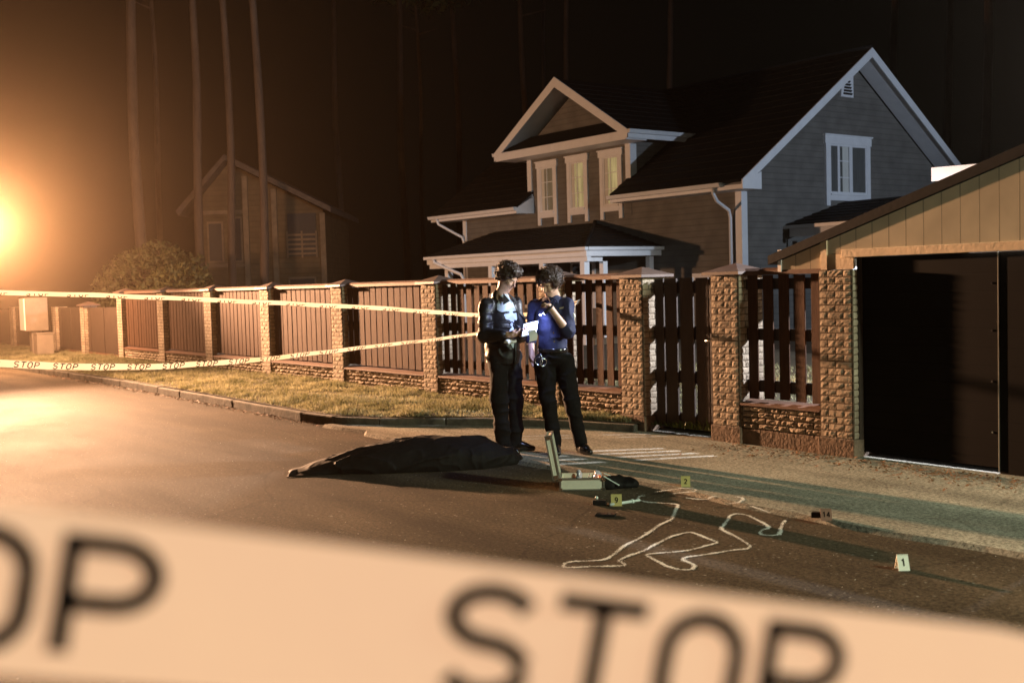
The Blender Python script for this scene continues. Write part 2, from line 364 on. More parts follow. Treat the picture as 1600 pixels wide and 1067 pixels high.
# ------------------------------------------------------------------ world, camera, light
w = bpy.data.worlds.new('World'); S.world = w; w.use_nodes = True
bg = w.node_tree.nodes['Background']; bg.inputs[0].default_value = (.0012, .0012, .0009, 1); bg.inputs[1].default_value = 1.
cam = bpy.data.cameras.new('camera'); co = bpy.data.objects.new('camera', cam); COL.objects.link(co); S.camera = co
cam.sensor_width = 36; cam.lens = 39.6; cam.clip_end = 900; cam.clip_start = .02
fh = Vector((-math.sin(YAW), math.cos(YAW), 0)); rr = Vector((math.cos(YAW), math.sin(YAW), 0)); up = Vector((0, 0, 1))
F = fh*math.cos(PITCH)-up*math.sin(PITCH); U = up*math.cos(PITCH)+fh*math.sin(PITCH)
R2 = rr*math.cos(ROLL)-U*math.sin(ROLL); U2 = U*math.cos(ROLL)+rr*math.sin(ROLL)
mw = Matrix((R2, U2, -F)).transposed().to_4x4(); mw.translation = Vector((0, 0, CAMH)); co.matrix_world = mw
cam.dof.use_dof = True; cam.dof.focus_distance = 10.8; cam.dof.aperture_fstop = 3.2
S.view_settings.view_transform = 'Standard'; S.view_settings.look = 'None'; S.view_settings.exposure = 0; S.view_settings.gamma = 1
S.cycles.use_denoising = True
try: S.cycles.denoiser = 'OPENIMAGEDENOISE'
except Exception: pass
S.cycles.volume_bounces = 0; S.cycles.max_bounces = 6; S.cycles.sample_clamp_indirect = 3

SOD = (1., .54, .29)
def lamp(name, kind, loc, energy, col, size=.1, **kw):
    l = bpy.data.lights.new(name, kind); l.energy = energy; l.color = col
    if kind in ('POINT', 'SPOT'): l.shadow_soft_size = size
    for k, v in kw.items(): setattr(l, k, v)
    o = bpy.data.objects.new(name, l); COL.objects.link(o); o.location = loc; return o
LAMP1 = (-26.55, 5.45, 3.18)
def aimed(name, loc, tgt, energy, col, size, deg, blend):
    o = lamp(name, 'SPOT', loc, energy, col, size, spot_size=R_(deg), spot_blend=blend)
    o.rotation_euler = (Vector(tgt)-Vector(loc)).to_track_quat('-Z', 'Y').to_euler(); return o
lamp('sodium_light', 'POINT', LAMP1, 3900, SOD, .22)
aimed('sodium_beam', (LAMP1[0]+.02, LAMP1[1], LAMP1[2]), (0, 5.0, 6.6), 84000, SOD, .22, 80, 1.)
aimed('street_light', (5.0, 8.0, 5.0), (-4, 4.2, 0), 4200, (.87, 1., .74), .25, 116, .7)
aimed('yard_floodlight', (-4.2, 12.8, 4.0), (-8, 7.2, 0), 6500, (.86, .90, 1.), .05, 160, .2)
aimed('gable_fill_light', (-4.0, 21.5, 4.3), (-20, 20.2, 4.6), 2500, (.68, .81, 1.), .06, 68, .35)  # added spot without a fixture, brightens the house gable and other right-facing sides

# ------------------------------------------------------------------ ground
ZA = .03                                            # driveway apron level
CURB = [(-60, 6.2), (-26, 6.2), (-20, 6.3), (-16, 6.25), (-12.6, 6.16), (-11.9, 6.22), (-11.3, 6.5), (-10.7, 7.02), (-10.1, 7.45), (-9.4, 7.8), (-8.64, 8.02)]
g = MB(); g.add([(-150, -30, -.03), (40, -30, -.03), (40, 90, -.03), (-150, 90, -.03)], [(0, 1, 2, 3)])
tag(g.build('ground', M['earth'], origin=(0, 0, -.03)), kind='structure')
g = MB(); g.add([(-150, -4.5, 0), (40, -4.5, 0), (40, 6.6, 0), (-150, 6.6, 0)], [(0, 1, 2, 3)])
tag(g.build('road', M['asphalt'], origin=(0, 0, 0)), kind='structure')
# apron: a thin worn slab whose edge wanders a little
edge = []; x = -11.9
while x < 14:
    edge.append((x, 6.0 + .035*math.sin(x*1.7) + .02*math.sin(x*5.1+1) + (.14 if x < -11 else 0) + .10*math.exp(-((x+8)/2.2)**2))); x += .22
g = MB(); top = [(a, b, ZA) for a, b in edge]; far = [(a, 8.6, ZA) for a, b in edge]; low = [(a, b-.03, .0) for a, b in edge]; n = len(edge)
g.add(top+far+low, [(i, i+1, n+i+1, n+i) for i in range(n-1)] + [(2*n+i, 2*n+i+1, i+1, i) for i in range(n-1)])
tag(g.build('driveway', M['drive'], origin=(0, 0, 0)), kind='structure')
def curb_y(x):
    for (x0, y0), (x1, y1) in zip(CURB, CURB[1:]):
        if x0 <= x <= x1: return y0+(y1-y0)*(x-x0)/(x1-x0)
    return 99
g = MB(); a = [(x, y+.1, .115) for x, y in CURB]; b = [(x, 8.6, .19) for x, y in CURB]; n = len(a)
g.add(a+b, [(i, i+1, n+i+1, n+i) for i in range(n-1)])
tag(g.build('verge', M['soil'], origin=(0, 0, 0)), kind='structure')
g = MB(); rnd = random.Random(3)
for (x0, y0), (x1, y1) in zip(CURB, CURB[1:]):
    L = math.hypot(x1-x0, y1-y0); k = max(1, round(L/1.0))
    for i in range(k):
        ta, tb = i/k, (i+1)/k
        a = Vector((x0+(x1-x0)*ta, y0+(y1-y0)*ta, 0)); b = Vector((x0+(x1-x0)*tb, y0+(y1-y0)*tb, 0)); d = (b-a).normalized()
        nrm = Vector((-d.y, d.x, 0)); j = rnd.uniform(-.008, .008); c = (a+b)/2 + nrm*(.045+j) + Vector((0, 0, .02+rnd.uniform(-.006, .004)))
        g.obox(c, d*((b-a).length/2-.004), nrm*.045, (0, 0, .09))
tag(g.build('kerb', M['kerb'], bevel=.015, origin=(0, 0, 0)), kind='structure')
g = MB(); g.add([(-150, 8.4, .10), (40, 8.4, .10), (40, 88, .10), (-150, 88, .10)], [(0, 1, 2, 3)])
tag(g.build('yard_ground', M['soil'], origin=(0, 0, 0)), kind='structure')

def blades(name, P, h0, h1, wd, m, lean=.5, kind='stuff', label=None, cat=None, parent=None):
    n = len(P); a = rng.uniform(0, 2*np.pi, n); hh = rng.uniform(h0, h1, n)*np.clip(.85+.75*vnoise(P, 2.3, 8)+.5*vnoise(P, 6.5, 3), .3, 1.9); ww = rng.uniform(.6, 1.2, n)*wd
    la = rng.uniform(0, 2*np.pi, n); ln = rng.uniform(.1, lean, n)*hh
    d = np.stack([np.cos(a)*ww, np.sin(a)*ww, np.zeros(n)], 1)
    mid = np.stack([np.cos(la)*ln*.35, np.sin(la)*ln*.35, hh*.6], 1); tip = np.stack([np.cos(la)*ln, np.sin(la)*ln, hh], 1)
    V = np.stack([P-d, P+d, P+mid+d*.7, P+mid-d*.7, P+tip], 1).reshape(-1, 3)
    k = np.arange(n)*5
    F = np.concatenate([np.stack([k, k+1, k+2], 1), np.stack([k, k+2, k+3], 1), np.stack([k+3, k+2, k+4], 1)])
    o = np_mesh(name, V, F, m, parent); 
    if kind: tag(o, label, cat, None, kind)
    return o
def verge_points(n):
    out = []
    X = -60+rng.random(n*3)**.55*51.2; Yr = rng.random(n*3)
    cy = np.interp(X, [c[0] for c in CURB], [c[1] for c in CURB])+.12
    Y = cy+Yr*(8.25-cy); Z = .115+(Y-cy)/(8.5-cy+.01)*.075-.005
    P = np.stack([X, Y, Z], 1)
    keep = (vnoise(P, 1.3, 4)+vnoise(P, 4., 9)*.7 > -.95+rng.random(len(P))*.4) & (cy < 8.1)
    return P[keep][:n]
P = verge_points(150000)
hs = 1.
blades('grass', P, .022, .075, .005, M['grass'], 1.1, 'stuff', 'trampled green and yellow grass on the verge below the fence', 'grass')
# ------------------------------------------------------------------ brick pillars
FY = 8.15
def brick_face(mb, o, u, v, nrm, W, H, nb, nc, rnd, depth=.0045, jog=0):
    """split-face blocks: courses nc, bricks nb per course"""
    ch = H/nc; bw = W/nb; j = .004
    for c in range(nc):
        off = (bw/2 if c % 2 else 0) if nb > 1 else 0
        xs = [0.]+[k*bw+off for k in range(0 if off else 1, nb)]+[W]; xs = sorted(set(round(q, 4) for q in xs))
        for x0, x1 in zip(xs, xs[1:]):
            if x1-x0 < .02: continue
            nu = max(3, int((x1-x0)/.026)); nv = 3; vs = []; b = rnd.uniform(.2, 1)*depth; tx = rnd.uniform(-1, 1)
            for q in range(nv+1):
                for p in range(nu+1):
                    s, t = p/nu, q/nv; edge_ = (p in (0, nu)) or (q in (0, nv))
                    dd = (-.0015+rnd.uniform(-.001, .001)) if edge_ else b*.6*(1+.7*tx*(s-.5)*2)+rnd.uniform(-.3, 1)*depth
                    uu = x0+j+(x1-x0-2*j)*s; vv = c*ch+j+(ch-2*j)*t
                    vs.append(Vector(o)+Vector(u)*uu+Vector(v)*vv+Vector(nrm)*dd)
            mb.add(vs, [(q*(nu+1)+p, q*(nu+1)+p+1, (q+1)*(nu+1)+p+1, (q+1)*(nu+1)+p) for q in range(nv) for p in range(nu)])
def make_pillar(x, z0, z1, W, label, seed, cap=True, nb=2):
    t = thing('brick_pillar', (x, FY, 0), label, 'pillar', 'brick fence pillars')
    rnd = random.Random(seed); H = z1-z0; nc = round(H/.062)
    mb = MB(); e = .012
    brick_face(mb, (x+e, FY, z0), (1,0,0), (0,0,1), (0,-1,0), W-2*e, H, nb, nc, rnd)
    brick_face(mb, (x+W, FY+e, z0), (0,1,0), (0,0,1), (1,0,0), W-2*e, H, nb, nc, rnd)
    brick_face(mb, (x+W-e, FY+W, z0), (-1,0,0), (0,0,1), (0,1,0), W-2*e, H, nb, nc, rnd)
    brick_face(mb, (x, FY+W-e, z0), (0,-1,0), (0,0,1), (-1,0,0), W-2*e, H, nb, nc, rnd)
    s = mb.build('shaft', M['brick'], t)
    c = MB().box(x+.005, x+W-.005, FY+.005, FY+W-.005, z0, z1).build('mortar_core', M['mortar'], t)
    MB().box(x-.012, x+W+.012, FY-.012, FY+W+.012, -.05, z0-.002).build('plinth', M['plinth'], t, bevel=.01)
    if cap:
        o = .055; k = MB(); xc, yc = x+W/2, FY+W/2; a, b = x-o, x+W+o; c0, d0 = FY-o, FY+W+o
        k.add([(a,c0,z1+.002),(b,c0,z1+.002),(b,d0,z1+.002),(a,d0,z1+.002),(a,c0,z1+.03),(b,c0,z1+.03),(b,d0,z1+.03),(a,d0,z1+.03),(xc,yc,z1+.115)],
              [(3,2,1,0),(0,1,5,4),(1,2,6,5),(2,3,7,6),(3,0,4,7),(4,5,8),(5,6,8),(6,7,8),(7,4,8)])
        k.build('cap', M['cap'], t)
    return t
PX = [-25.85, -23.22, -20.66, -18.12, -15.53, -12.93, -10.37, -8.97, -7.65]
who = ['brick pillar at the far left corner where the tall fence begins', 'second tall brick pillar from the left, above the white lower tape',
       'third tall brick pillar from the left, its cap below the green shrub', 'brick pillar right of the upper tape, fourth from the left',
       'brick pillar halfway along the fence below the old timber house', 'brick pillar at the left of the first see-through fence bay',
       'brick pillar hidden behind the two men, only its lit cap corner showing', 'brick pillar on the left of the garden gate, right side lit white',
       'brick pillar on the right of the garden gate beside the low dark bay']
z0s = [.19, .19, .19, .19, .19, .19, .19, .17, .17]
W = .36
for i, x in enumerate(PX):
    make_pillar(x, z0s[i] if i < 7 else .19, 1.645, W, who[i], 10+i)
make_pillar(-6.36, .19, 1.66, .36, 'brick pillar without cap carrying the left end of the tan gable', 40, cap=False)
make_pillar(-28.72, .16, 1.36, .34, 'short pale brick pillar nearest the tall fence, in the lamp glare', 41, cap=True)
make_pillar(-31.3, .16, 1.34, .34, 'short brick pillar just right of the utility cabinets', 42, cap=False)
make_pillar(-35.9, .16, 1.34, .34, 'short brick pillar cut by the left edge of the photo', 43, cap=False)

# ------------------------------------------------------------------ fence bays
YB = FY+.095
def low_wall(xa, xb, z0, z1, label, seed):
    t = thing('low_brick_wall', ((xa+xb)/2, FY, 0), label, 'wall', 'low brick walls under the fence bays')
    rnd = random.Random(seed); mb = MB(); y = FY+.035
    nb = max(2, round((xb-xa)/.19)); brick_face(mb, (xa, y, z0), (1,0,0), (0,0,1), (0,-1,0), xb-xa, z1-z0, nb, max(2, round((z1-z0)/.058)), rnd, .022)
    mb.build('bricks', M['brick'], t)
    MB().box(xa, xb, y+.008, y+.25, z0, z1).build('mortar_core', M['mortar'], t)
    MB().box(xa, xb, y-.015, y+.26, -.05, z0-.002).build('footing', M['plinth'], t, bevel=.008)
    k = MB(); k.add([(xa,y-.035,z1+.002),(xb,y-.035,z1+.002),(xb,y+.29,z1+.002),(xa,y+.29,z1+.002),(xa,y-.035,z1+.022),(xb,y-.035,z1+.022),(xb,y+.12,z1+.055),(xa,y+.12,z1+.055),(xb,y+.29,z1+.022),(xa,y+.29,z1+.022)],
        [(0,3,2,1),(0,1,5,4),(4,5,6,7),(7,6,8,9),(2,3,9,8),(1,2,8,6,5),(0,4,7,9,3)])
    k.build('coping', M['plinth'] if False else M['rail'], t)
    return t
def board_bay(xa, xb, z0, z1, pitch, gap, label, seed, rail=True, m=None, first=0.):
    t = thing('fence_panel', ((xa+xb)/2, YB, z0), label, 'fence', 'slatted wooden fence panels')
    rnd = random.Random(seed); n = int((xb-xa-gap-first)/pitch+.5); p = (xb-xa-first)/n
    for i in range(n):
        x0 = xa+first+i*p+gap/2; j = rnd.uniform(-.003, .003)
        MB().box(x0, x0+p-gap, YB+j, YB+.016+j, z0+rnd.uniform(0, .012), z1-.02+rnd.uniform(-.008, .008)).build('board', m or M['fence'], t, bevel=.003)
    if rail:
        for zz in (.53, 1.02, 1.50):
            MB().box(xa+.001, xb-.001, YB+.020, YB+.055, zz, zz+(.11 if zz < 1.4 else .1)).build('cross_rail', M['gate'], t)
        r = MB(); r.add([(xa,YB-.05,z1-.02),(xb,YB-.05,z1-.02),(xb,YB+.10,z1-.02),(xa,YB+.10,z1-.02),(xa,YB-.045,z1+.02),(xb,YB-.045,z1+.02),(xb,YB+.025,z1+.045),(xa,YB+.025,z1+.045),(xb,YB+.095,z1+.02),(xa,YB+.095,z1+.02)],
              [(0,3,2,1),(0,1,5,4),(4,5,6,7),(7,6,8,9),(2,3,9,8),(1,2,8,6,5),(0,4,7,9,3)])
        r.build('top_rail', M['rail'], t, smooth=False)
    return t
bl = ['fence panel at the far left between the first two tall brick pillars', 'fence panel second from the left under the upper barrier tape',
      'fence panel third from the left, orange in the lamp light', 'fence panel fourth from the left below the old timber house',
      'wide orange fence panel left of the first see-through bay', 'fence panel crossed by both tapes just left of the man in the jacket',
      'fence panel right of the man in navy, white light in its gaps']
wl = ['low brick wall under the leftmost tall fence panel', 'low brick wall behind the grass under the second fence panel', 'low brick wall under the third fence panel from the left',
      'low brick wall under the fourth fence panel', 'low brick wall behind the grass under the wide orange panel', 'low brick wall behind the legs of the man in the jacket',
      'short low brick wall to the right of the legs of the man in navy']
for i in range(7):
    xa, xb = PX[i]+W+.002, PX[i+1]-.002
    low_wall(xa, xb, .19 if i < 6 else .17, .40, wl[i], 60+i)
    board_bay(xa, xb, .46, 1.655, .165 if i < 5 else .172, .024 if i < 5 else .068, bl[i], 80+i)
low_wall(PX[8]+W+.002, -6.362, .18, .40, 'low brick wall between the gate pillar and the tan gabled gateway', 70)
board_bay(PX[8]+W+.002, -6.362, .46, 1.655, .17, .070, 'narrow dark fence panel between gate pillar and gateway, white gaps', 90)
# far left solid bays
for k, (xa, xb, lb) in enumerate([(-28.38, -25.852, 'dark solid fence panel beside the far left tall pillar'), (-30.96, -28.722, 'dark solid fence panel between the two short pale pillars'), (-35.56, -31.302, 'dark solid fence panel behind the utility cabinets')]):
    t = thing('solid_fence_panel', ((xa+xb)/2, YB, .16), lb, 'fence', 'solid dark fence panels')
    MB().box(xa, xb, YB, YB+.03, .24, 1.33).build('sheet', M['gate'], t)
    MB().box(xa, xb, YB-.02, YB+.08, .14, .235).build('bottom_beam', M['rail'], t)
    for q in range(3): MB().box(xa+.2+q*(xb-xa-.4)/2-.02, xa+.2+q*(xb-xa-.4)/2+.02, YB-.012, YB-.002, .26, 1.32).build('batten', M['gate'], t)
# garden gate
t = thing('garden_gate', (-8.13, 8.3, .1), 'dark brown slatted garden gate between two brick pillars', 'gate')
for i, (xa, xb) in enumerate([(-8.555, -8.43), (-8.41, -8.24), (-8.19, -8.01), (-7.97, -7.80), (-7.785, -7.675)]):
    MB().box(xa, xb, 8.28, 8.303, .09 if i < 4 else .1, 1.63-.004*(i % 2)).build('board', M['gate'], t, bevel=.003)
for zz, hh in ((.12, .12), (.55, .13), (1.00, .14), (1.47, .13)):
    MB().box(-8.60, -7.66, 8.309, 8.35, zz, zz+hh).build('cross_rail', M['gate'], t)
MB().tube([(-7.72, 8.27, 1.0), (-7.72, 8.23, 1.0), (-7.80, 8.23, 1.0)], .008).build('handle', M['steel'], t, smooth=True)
# ------------------------------------------------------------------ garage / gateway with tan gable
GY = 8.20
t = thing('gateway_shelter', (-2.9, GY, 0), 'tan boarded gable gateway with dark roof edge and black doors', 'gateway')
AX, AZ = -2.9, 2.945; sl = .303
def gz(x): return AZ-sl*abs(x-AX)
xl = -6.80; xr = 2*AX-xl
# gable boards above the door and the lower return left of it
MB().prism([(-6.00, GY, 1.80), (2*AX+6.0, GY, 1.80), (xr+.0, GY, gz(xr)), (AX, GY, AZ), (xl+.55, GY, gz(xl+.55)), (-6.25, GY, 1.80)][:0] or
           [(-6.36, GY, 1.80), (2*AX+6.36, GY, 1.80), (2*AX+6.36, GY, gz(-6.36)), (AX, GY, AZ), (-6.36, GY, gz(-6.36))], (0, .03, 0)).build('gable_boards', M['garage'], t)
MB().prism([(xl, GY+.004, 1.665), (-6.36, GY+.004, 1.665), (-6.36, GY+.004, gz(-6.36)), (xl, GY+.004, gz(xl))], (0, .02, 0)).build('corner_boards', M['garage'], t)
MB().box(-6.36, -6.02, GY-.0, GY+.02, 1.664, 1.798).build('lintel_block', M['tanwood'], t)
MB().box(-6.13, 2*AX+6.13, GY-.022, GY+.05, 1.765, 1.835).build('beam', M['tanwood'], t, bevel=.004)
MB().box(-6.355, -6.29, GY-.012, GY+.02, 1.664, 1.96).build('corner_trim', M['tanwood'], t)
MB().box(-6.84, -6.80, GY-.01, GY+1.2, 1.66, 1.86).build('side_board', M['white'], t)
# roof: two slopes with thickness
for sgn in (-1, 1):
    xe = AX+sgn*(AX-(-6.93)); ze = gz(-6.93)
    r = MB().prism([(AX, GY-.04, AZ+.004), (xe, GY-.04, ze+.004), (xe, GY-.04, ze+.085), (AX, GY-.04, AZ+.09)], (0, 1.32, 0)).build('roof', M['tile'], t)
# gateway doors
for i, (xa, xb) in enumerate([(-5.985, -4.745), (-4.735, -3.5), (-3.49, -2.25), (-2.24, -1.0)]):
    d = MB().box(xa, xb, GY+.075, GY+.115, .075 if i == 0 else .032, 1.762).build('door', M['door'], t)
    for zz in (.35, .75, 1.15, 1.52):
        MB().tube([(xb-.05, GY+.078, zz), (xb-.05, GY+.068, zz)], .008, 8).build('bolt', M['chrome'], d)
MB().box(-4.744, -4.736, GY+.066, GY+.08, .05, 1.79).build('door_edge_strip', M['steel'], t)
MB().box(-6.0, -5.99, GY+.02, GY+.4, .03, 1.8).build('jamb', M['gate'], t)
for x in (-1.0+.05,): MB().box(x-.05, x+.05, GY+1.1, GY+1.2, 0, 1.9).build('rear_post', M['gate'], t)

# ------------------------------------------------------------------ stepped tile roof
def tiled(mb, A, B, C, D, n, nrm, th=.05, step=.022, wav=0):
    """quad A,B (eave) C,D (top: C above B, D above A) in n courses, each a slightly tilted wedge"""
    A, B, C, D, nrm = map(Vector, (A, B, C, D, nrm)); nrm.normalize()
    for i in range(n):
        a = A.lerp(D, i/n); b = B.lerp(C, i/n); c = B.lerp(C, (i+1)/n); d = A.lerp(D, (i+1)/n)
        mb.add([a+nrm*step, b+nrm*step, c, d, a, b], [(0, 1, 2, 3), (4, 5, 1, 0)])
    mb.add([A-nrm*th, B-nrm*th, C-nrm*th, D-nrm*th, A, B, C, D], [(3, 2, 1, 0), (0, 1, 5, 4), (1, 2, 6, 5), (3, 0, 4, 7), (2, 3, 7, 6)])
# ------------------------------------------------------------------ main house
HY, HX0, HX1 = 20.0, -29.07, -17.74
EY, EZ, RYY, RZ = 19.35, 3.80, 24.15, 7.17; ms = (RZ-EZ)/(RYY-EY)
GX = -17.12
H = thing('grey_house', (-23.4, 24.1, 0), 'grey boarded house with white trim and steep dark roof behind the fence', 'house')
def rz(y): return EZ+(y-EY)*ms if y < RYY else RZ-(y-RYY)*ms
hw = MB()
hw.prism([(HX1, HY, 0), (HX1, 28.3, 0), (HX1, 28.3, rz(28.3)-.2), (HX1, RYY, RZ-.22), (HX1, HY, rz(HY)-.2)], (-.2, 0, 0))
hw.box(HX0, HX1-.2, HY, HY+.2, 0, 3.95); hw.box(HX0, HX0+.2, HY+.2, 28.3, 0, 3.9); hw.box(HX0+.2, HX1-.2, 28.1, 28.3, 0, 3.9)
hw.build('wall', M['wall'], H)
nv = Vector((0, -ms, 1)).normalized(); nb_ = Vector((0, ms, 1)).normalized()
ro = MB()
tiled(ro, (-29.95, EY, EZ), (-25.5, EY, EZ), (-25.5, RYY, RZ), (-29.95, RYY, RZ), 17, nv)
tiled(ro, (-21.55, EY, EZ), (GX, EY, EZ), (GX, RYY, RZ), (-21.55, RYY, RZ), 17, nv)
tiled(ro, (-25.5, 20.3, rz(20.3)), (-21.55, 20.3, rz(20.3)), (-21.55, RYY, RZ), (-25.5, RYY, RZ), 14, nv)
tiled(ro, (GX, 28.95, EZ), (-29.95, 28.95, EZ), (-29.95, RYY, RZ), (GX, RYY, RZ), 17, nb_)
roof = ro.build('roof', M['roof'], H)
MB().tube([(-29.95, RYY, RZ+.03), (GX, RYY, RZ+.03)], .07, 8).build('ridge_cap', M['roof'], roof, smooth=True)
# chimney none; rake fascias and gable soffit
f1 = MB()
f1.prism([(GX, EY-.03, EZ-.22), (GX, EY-.03, EZ-.0), (GX, RYY, RZ+.02), (GX, RYY, RZ-.21)], (.03, 0, 0))
f1.build('rake_board', M['white'], H)
f1 = MB(); f1.prism([(GX, 28.98, EZ-.22), (GX, 28.98, EZ-.0), (GX, RYY+.001, RZ+.02), (GX, RYY+.001, RZ-.21)], (.03, 0, 0)); f1.build('rake_board', M['white'], H)
sf = MB()
for (ya, za, yb, zb) in ((EY, EZ-.15, RYY, RZ-.15), (28.95, EZ-.15, RYY, RZ-.15)):
    sf.add([(HX1+.002, ya, za), (GX-.002, ya, za), (GX-.002, yb, zb), (HX1+.002, yb, zb)], [(0, 1, 2, 3)])
sf.build('soffit', M['white'], H)
# eaves boxes (boxed soffit, fascia, gutter)
def eave(x0, x1, name='eave_box'):
    e = MB(); e.prism([(x0, EY, EZ-.20), (x0, HY-.002, EZ-.20), (x0, HY-.002, EZ+.30), (x0, EY, EZ-.05)], (x1-x0, 0, 0)); o = e.build(name, M['white'], H)
    gt = MB(); gt.prism([(x0-.02, EY-.13, EZ-.03), (x0-.02, EY-.10, EZ-.12), (x0-.02, EY-.03, EZ-.13), (x0-.02, EY-.002, EZ-.10), (x0-.02, EY-.002, EZ-.02)], (x1-x0+.04, 0, 0)); gt.build('gutter', M['gutter'], o)
eave(-29.95, -25.5); eave(-21.55, HX1+.0)
e = MB(); e.prism([(HX1, EY, EZ-.20), (HX1, HY, EZ-.20), (HX1, HY, EZ+.2), (HX1, EY, EZ-.10)], (GX-HX1-.004, 0, 0)); e.build('eave_return', M['white'], H)
# corner posts
for (x0, x1, y0, y1) in ((HX1-.16, HX1+.03, HY-.03, HY+.17), (HX0-.03, HX0+.14, HY-.03, HY+.14)):
    MB().box(x0, x1, y0, y1, 0, 3.6).build('corner_board', M['white'], H)
# downspouts
def spout(pts, r=.04): return MB().tube(pts, r, 10).build('downspout', M['gutter'], H, smooth=True)
spout([(-17.95, EY-.06, EZ-.13), (-17.95, EY-.06, EZ-.25), (-17.97, EY+.08, EZ-.42), (-18.0, HY-.14, EZ-.62), (-18.01, HY-.08, EZ-.8), (-18.01, HY-.08, .1)])
spout([(-29.55, EY-.06, EZ-.13), (-29.5, EY-.02, EZ-.28), (-29.3, EY+.3, EZ-.5), (-29.02, HY-.12, EZ-.7), (-29.0, HY-.08, EZ-.85), (-29.0, HY-.08, .1)])
# cross gable
DX0, DX1, DC, DE0, DE1 = -25.70, -21.43, -23.55, -26.33, -20.77
DZ, DEZ, DY = 7.05, 5.36, 19.28; ds = (DZ-DEZ)/(DC-DE0)
dw = MB(); dw.prism([(DX0, HY-.012, 3.3), (DX1, HY-.012, 3.3), (DX1, HY-.012, 5.5), (DC, HY-.012, 5.5+ds*(DX1-DC)), (DX0, HY-.012, 5.5)], (0, .18, 0))
dw.prism([(DX1, HY+.168, 4.2), (DX1, 22.0, 5.6), (DX1, HY+.168, 5.6)], (-.15, 0, 0)); dw.prism([(DX0, HY+.168, 4.2), (DX0, 22.0, 5.6), (DX0, HY+.168, 5.6)], (.15, 0, 0))
dw.build('dormer_wall', M['wall'], H)
dr = MB()
yE = EY+(DEZ-EZ)/ms; yR = EY+(DZ-EZ)/ms
tiled(dr, (DE1, yE, DEZ), (DE1, DY, DEZ), (DC, DY, DZ), (DC, yR, DZ), 10, (ds, 0, 1), .045)
tiled(dr, (DE0, DY, DEZ), (DE0, yE, DEZ), (DC, yR, DZ), (DC, DY, DZ), 10, (-ds, 0, 1), .045)
dro = dr.build('dormer_roof', M['roof'], H)
for sgn, xe in ((-1, DE0), (1, DE1)):
    b = MB(); b.prism([(xe+sgn*.03, DY-.03, DEZ-.23), (xe+sgn*.03, DY-.03, DEZ+.0), (DC-sgn*0.0, DY-.03, DZ+.04), (DC, DY-.03, DZ-.23)], (0, .03, 0)); b.build('rake_board', M['white'], H)
    s_ = MB(); s_.add([(xe, DY+.002, DEZ-.06), (xe, yE, DEZ-.06), (DC, yE+.0, DZ-.06), (DC, DY+.002, DZ-.06)], [(0, 1, 2, 3)]); s_.build('soffit', M['white'], H)
    fb = MB(); fb.box(min(xe, xe+sgn*.03), max(xe, xe+sgn*.03), DY-.028, yE+.1, DEZ-.21, DEZ-.01); fbo = fb.build('fascia', M['white'], H)
    gt = MB(); gt.prism([(xe+sgn*.032, DY-.03, DEZ-.10), (xe+sgn*.032, DY-.03, DEZ+.0), (xe+sgn*.14, DY-.03, DEZ-.0), (xe+sgn*.11, DY-.03, DEZ-.09)], (0, yE-DY+.15, 0)); gt.build('gutter', M['gutter'], fbo)
MB().box(DE0+.03, DE1-.03, DY-.026, DY+.1, DEZ-.24, DEZ-.02).build('tie_beam', M['white'], H)
MB().box(DE0+.05, DE1-.05, DY+.1, HY-.014, DEZ-.235, DEZ-.20).build('soffit', M['white'], H)
MB().add([(DE0+.15, DY+.02, DEZ-.0), (DE1-.15, DY+.02, DEZ-.0), (DX1-.05, HY-.014, DEZ+.42), (DX0+.05, HY-.014, DEZ+.42)], [(0, 1, 2, 3)]).build('pent_strip', M['roof'], H)
for x0, x1 in ((DX0-.03, DX0+.16), (DX1-.16, DX1+.03)):
    MB().box(x0, x1, HY-.05, HY-.012, 3.95, DEZ-.24).build('corner_board', M['white'], H)
MB().box(DX1+.001, DX1+.03, HY-.012, HY+.17, 4.3, DEZ-.24).build('corner_board', M['white'], H)
# dormer windows
def dormer_window(xa, xb, za, zb, kind):
    y = HY-.012
    o = MB()
    tw = .13
    o.box(xa-.04, xb+.04, y-.055, y, zb-.15, zb); o.box(xa-.06, xb+.06, y-.085, y-.0, zb, zb+.035)
    o.box(xa, xa+tw, y-.045, y, za, zb-.15); o.box(xb-tw, xb, y-.045, y, za, zb-.15)
    o.box(xa+tw, xb-tw, y-.05, y, za+.20, za+.33)
    wn = o.build('window', M['white'], H)
    MB().box(xa+tw+.001, xb-tw-.001, y-.075, y-.03, za+.33, za+.365).build('sill', M['white'], wn)
    a, b, c, d = xa+tw, xb-tw, za+.366, zb-.151
    MB().box(a+.001, a+.18, y-.02, y-.004, c, d).build('curtain', M['curtain'], wn)
    MB().box(a+.18, b-.03, y-.014, y-.004, c, d).build('pane', M['lit'] if kind else M['dimlit'], wn)
    mu = MB(); mu.box(a+.001, a+.05, y-.036, y-.021, c, d); mu.box(b-.04, b-.001, y-.036, y-.015, c, d)
    mu.box(a+.05, b-.04, y-.034, y-.021, d-.04, d); mu.box(a+.05, b-.04, y-.034, y-.021, c, c+.04); mu.box((a+b)/2-.012, (a+b)/2+.012, y-.034, y-.021, c+.04, d-.04)
    for q in (1, 2): 
        z = c+(d-c)*q/3; mu.box(a+.05, (a+b)/2-.012, y-.032, y-.021, z-.01, z+.01); mu.box((a+b)/2+.012, b-.04, y-.032, y-.021, z-.01, z+.01)
    mu.build('sash', M['white'], wn)
dormer_window(-25.28, -24.42, 3.24, 5.0, 0); dormer_window(-23.96, -23.10, 3.24, 5.02, 1); dormer_window(-22.60, -21.74, 3.24, 5.02, 1)
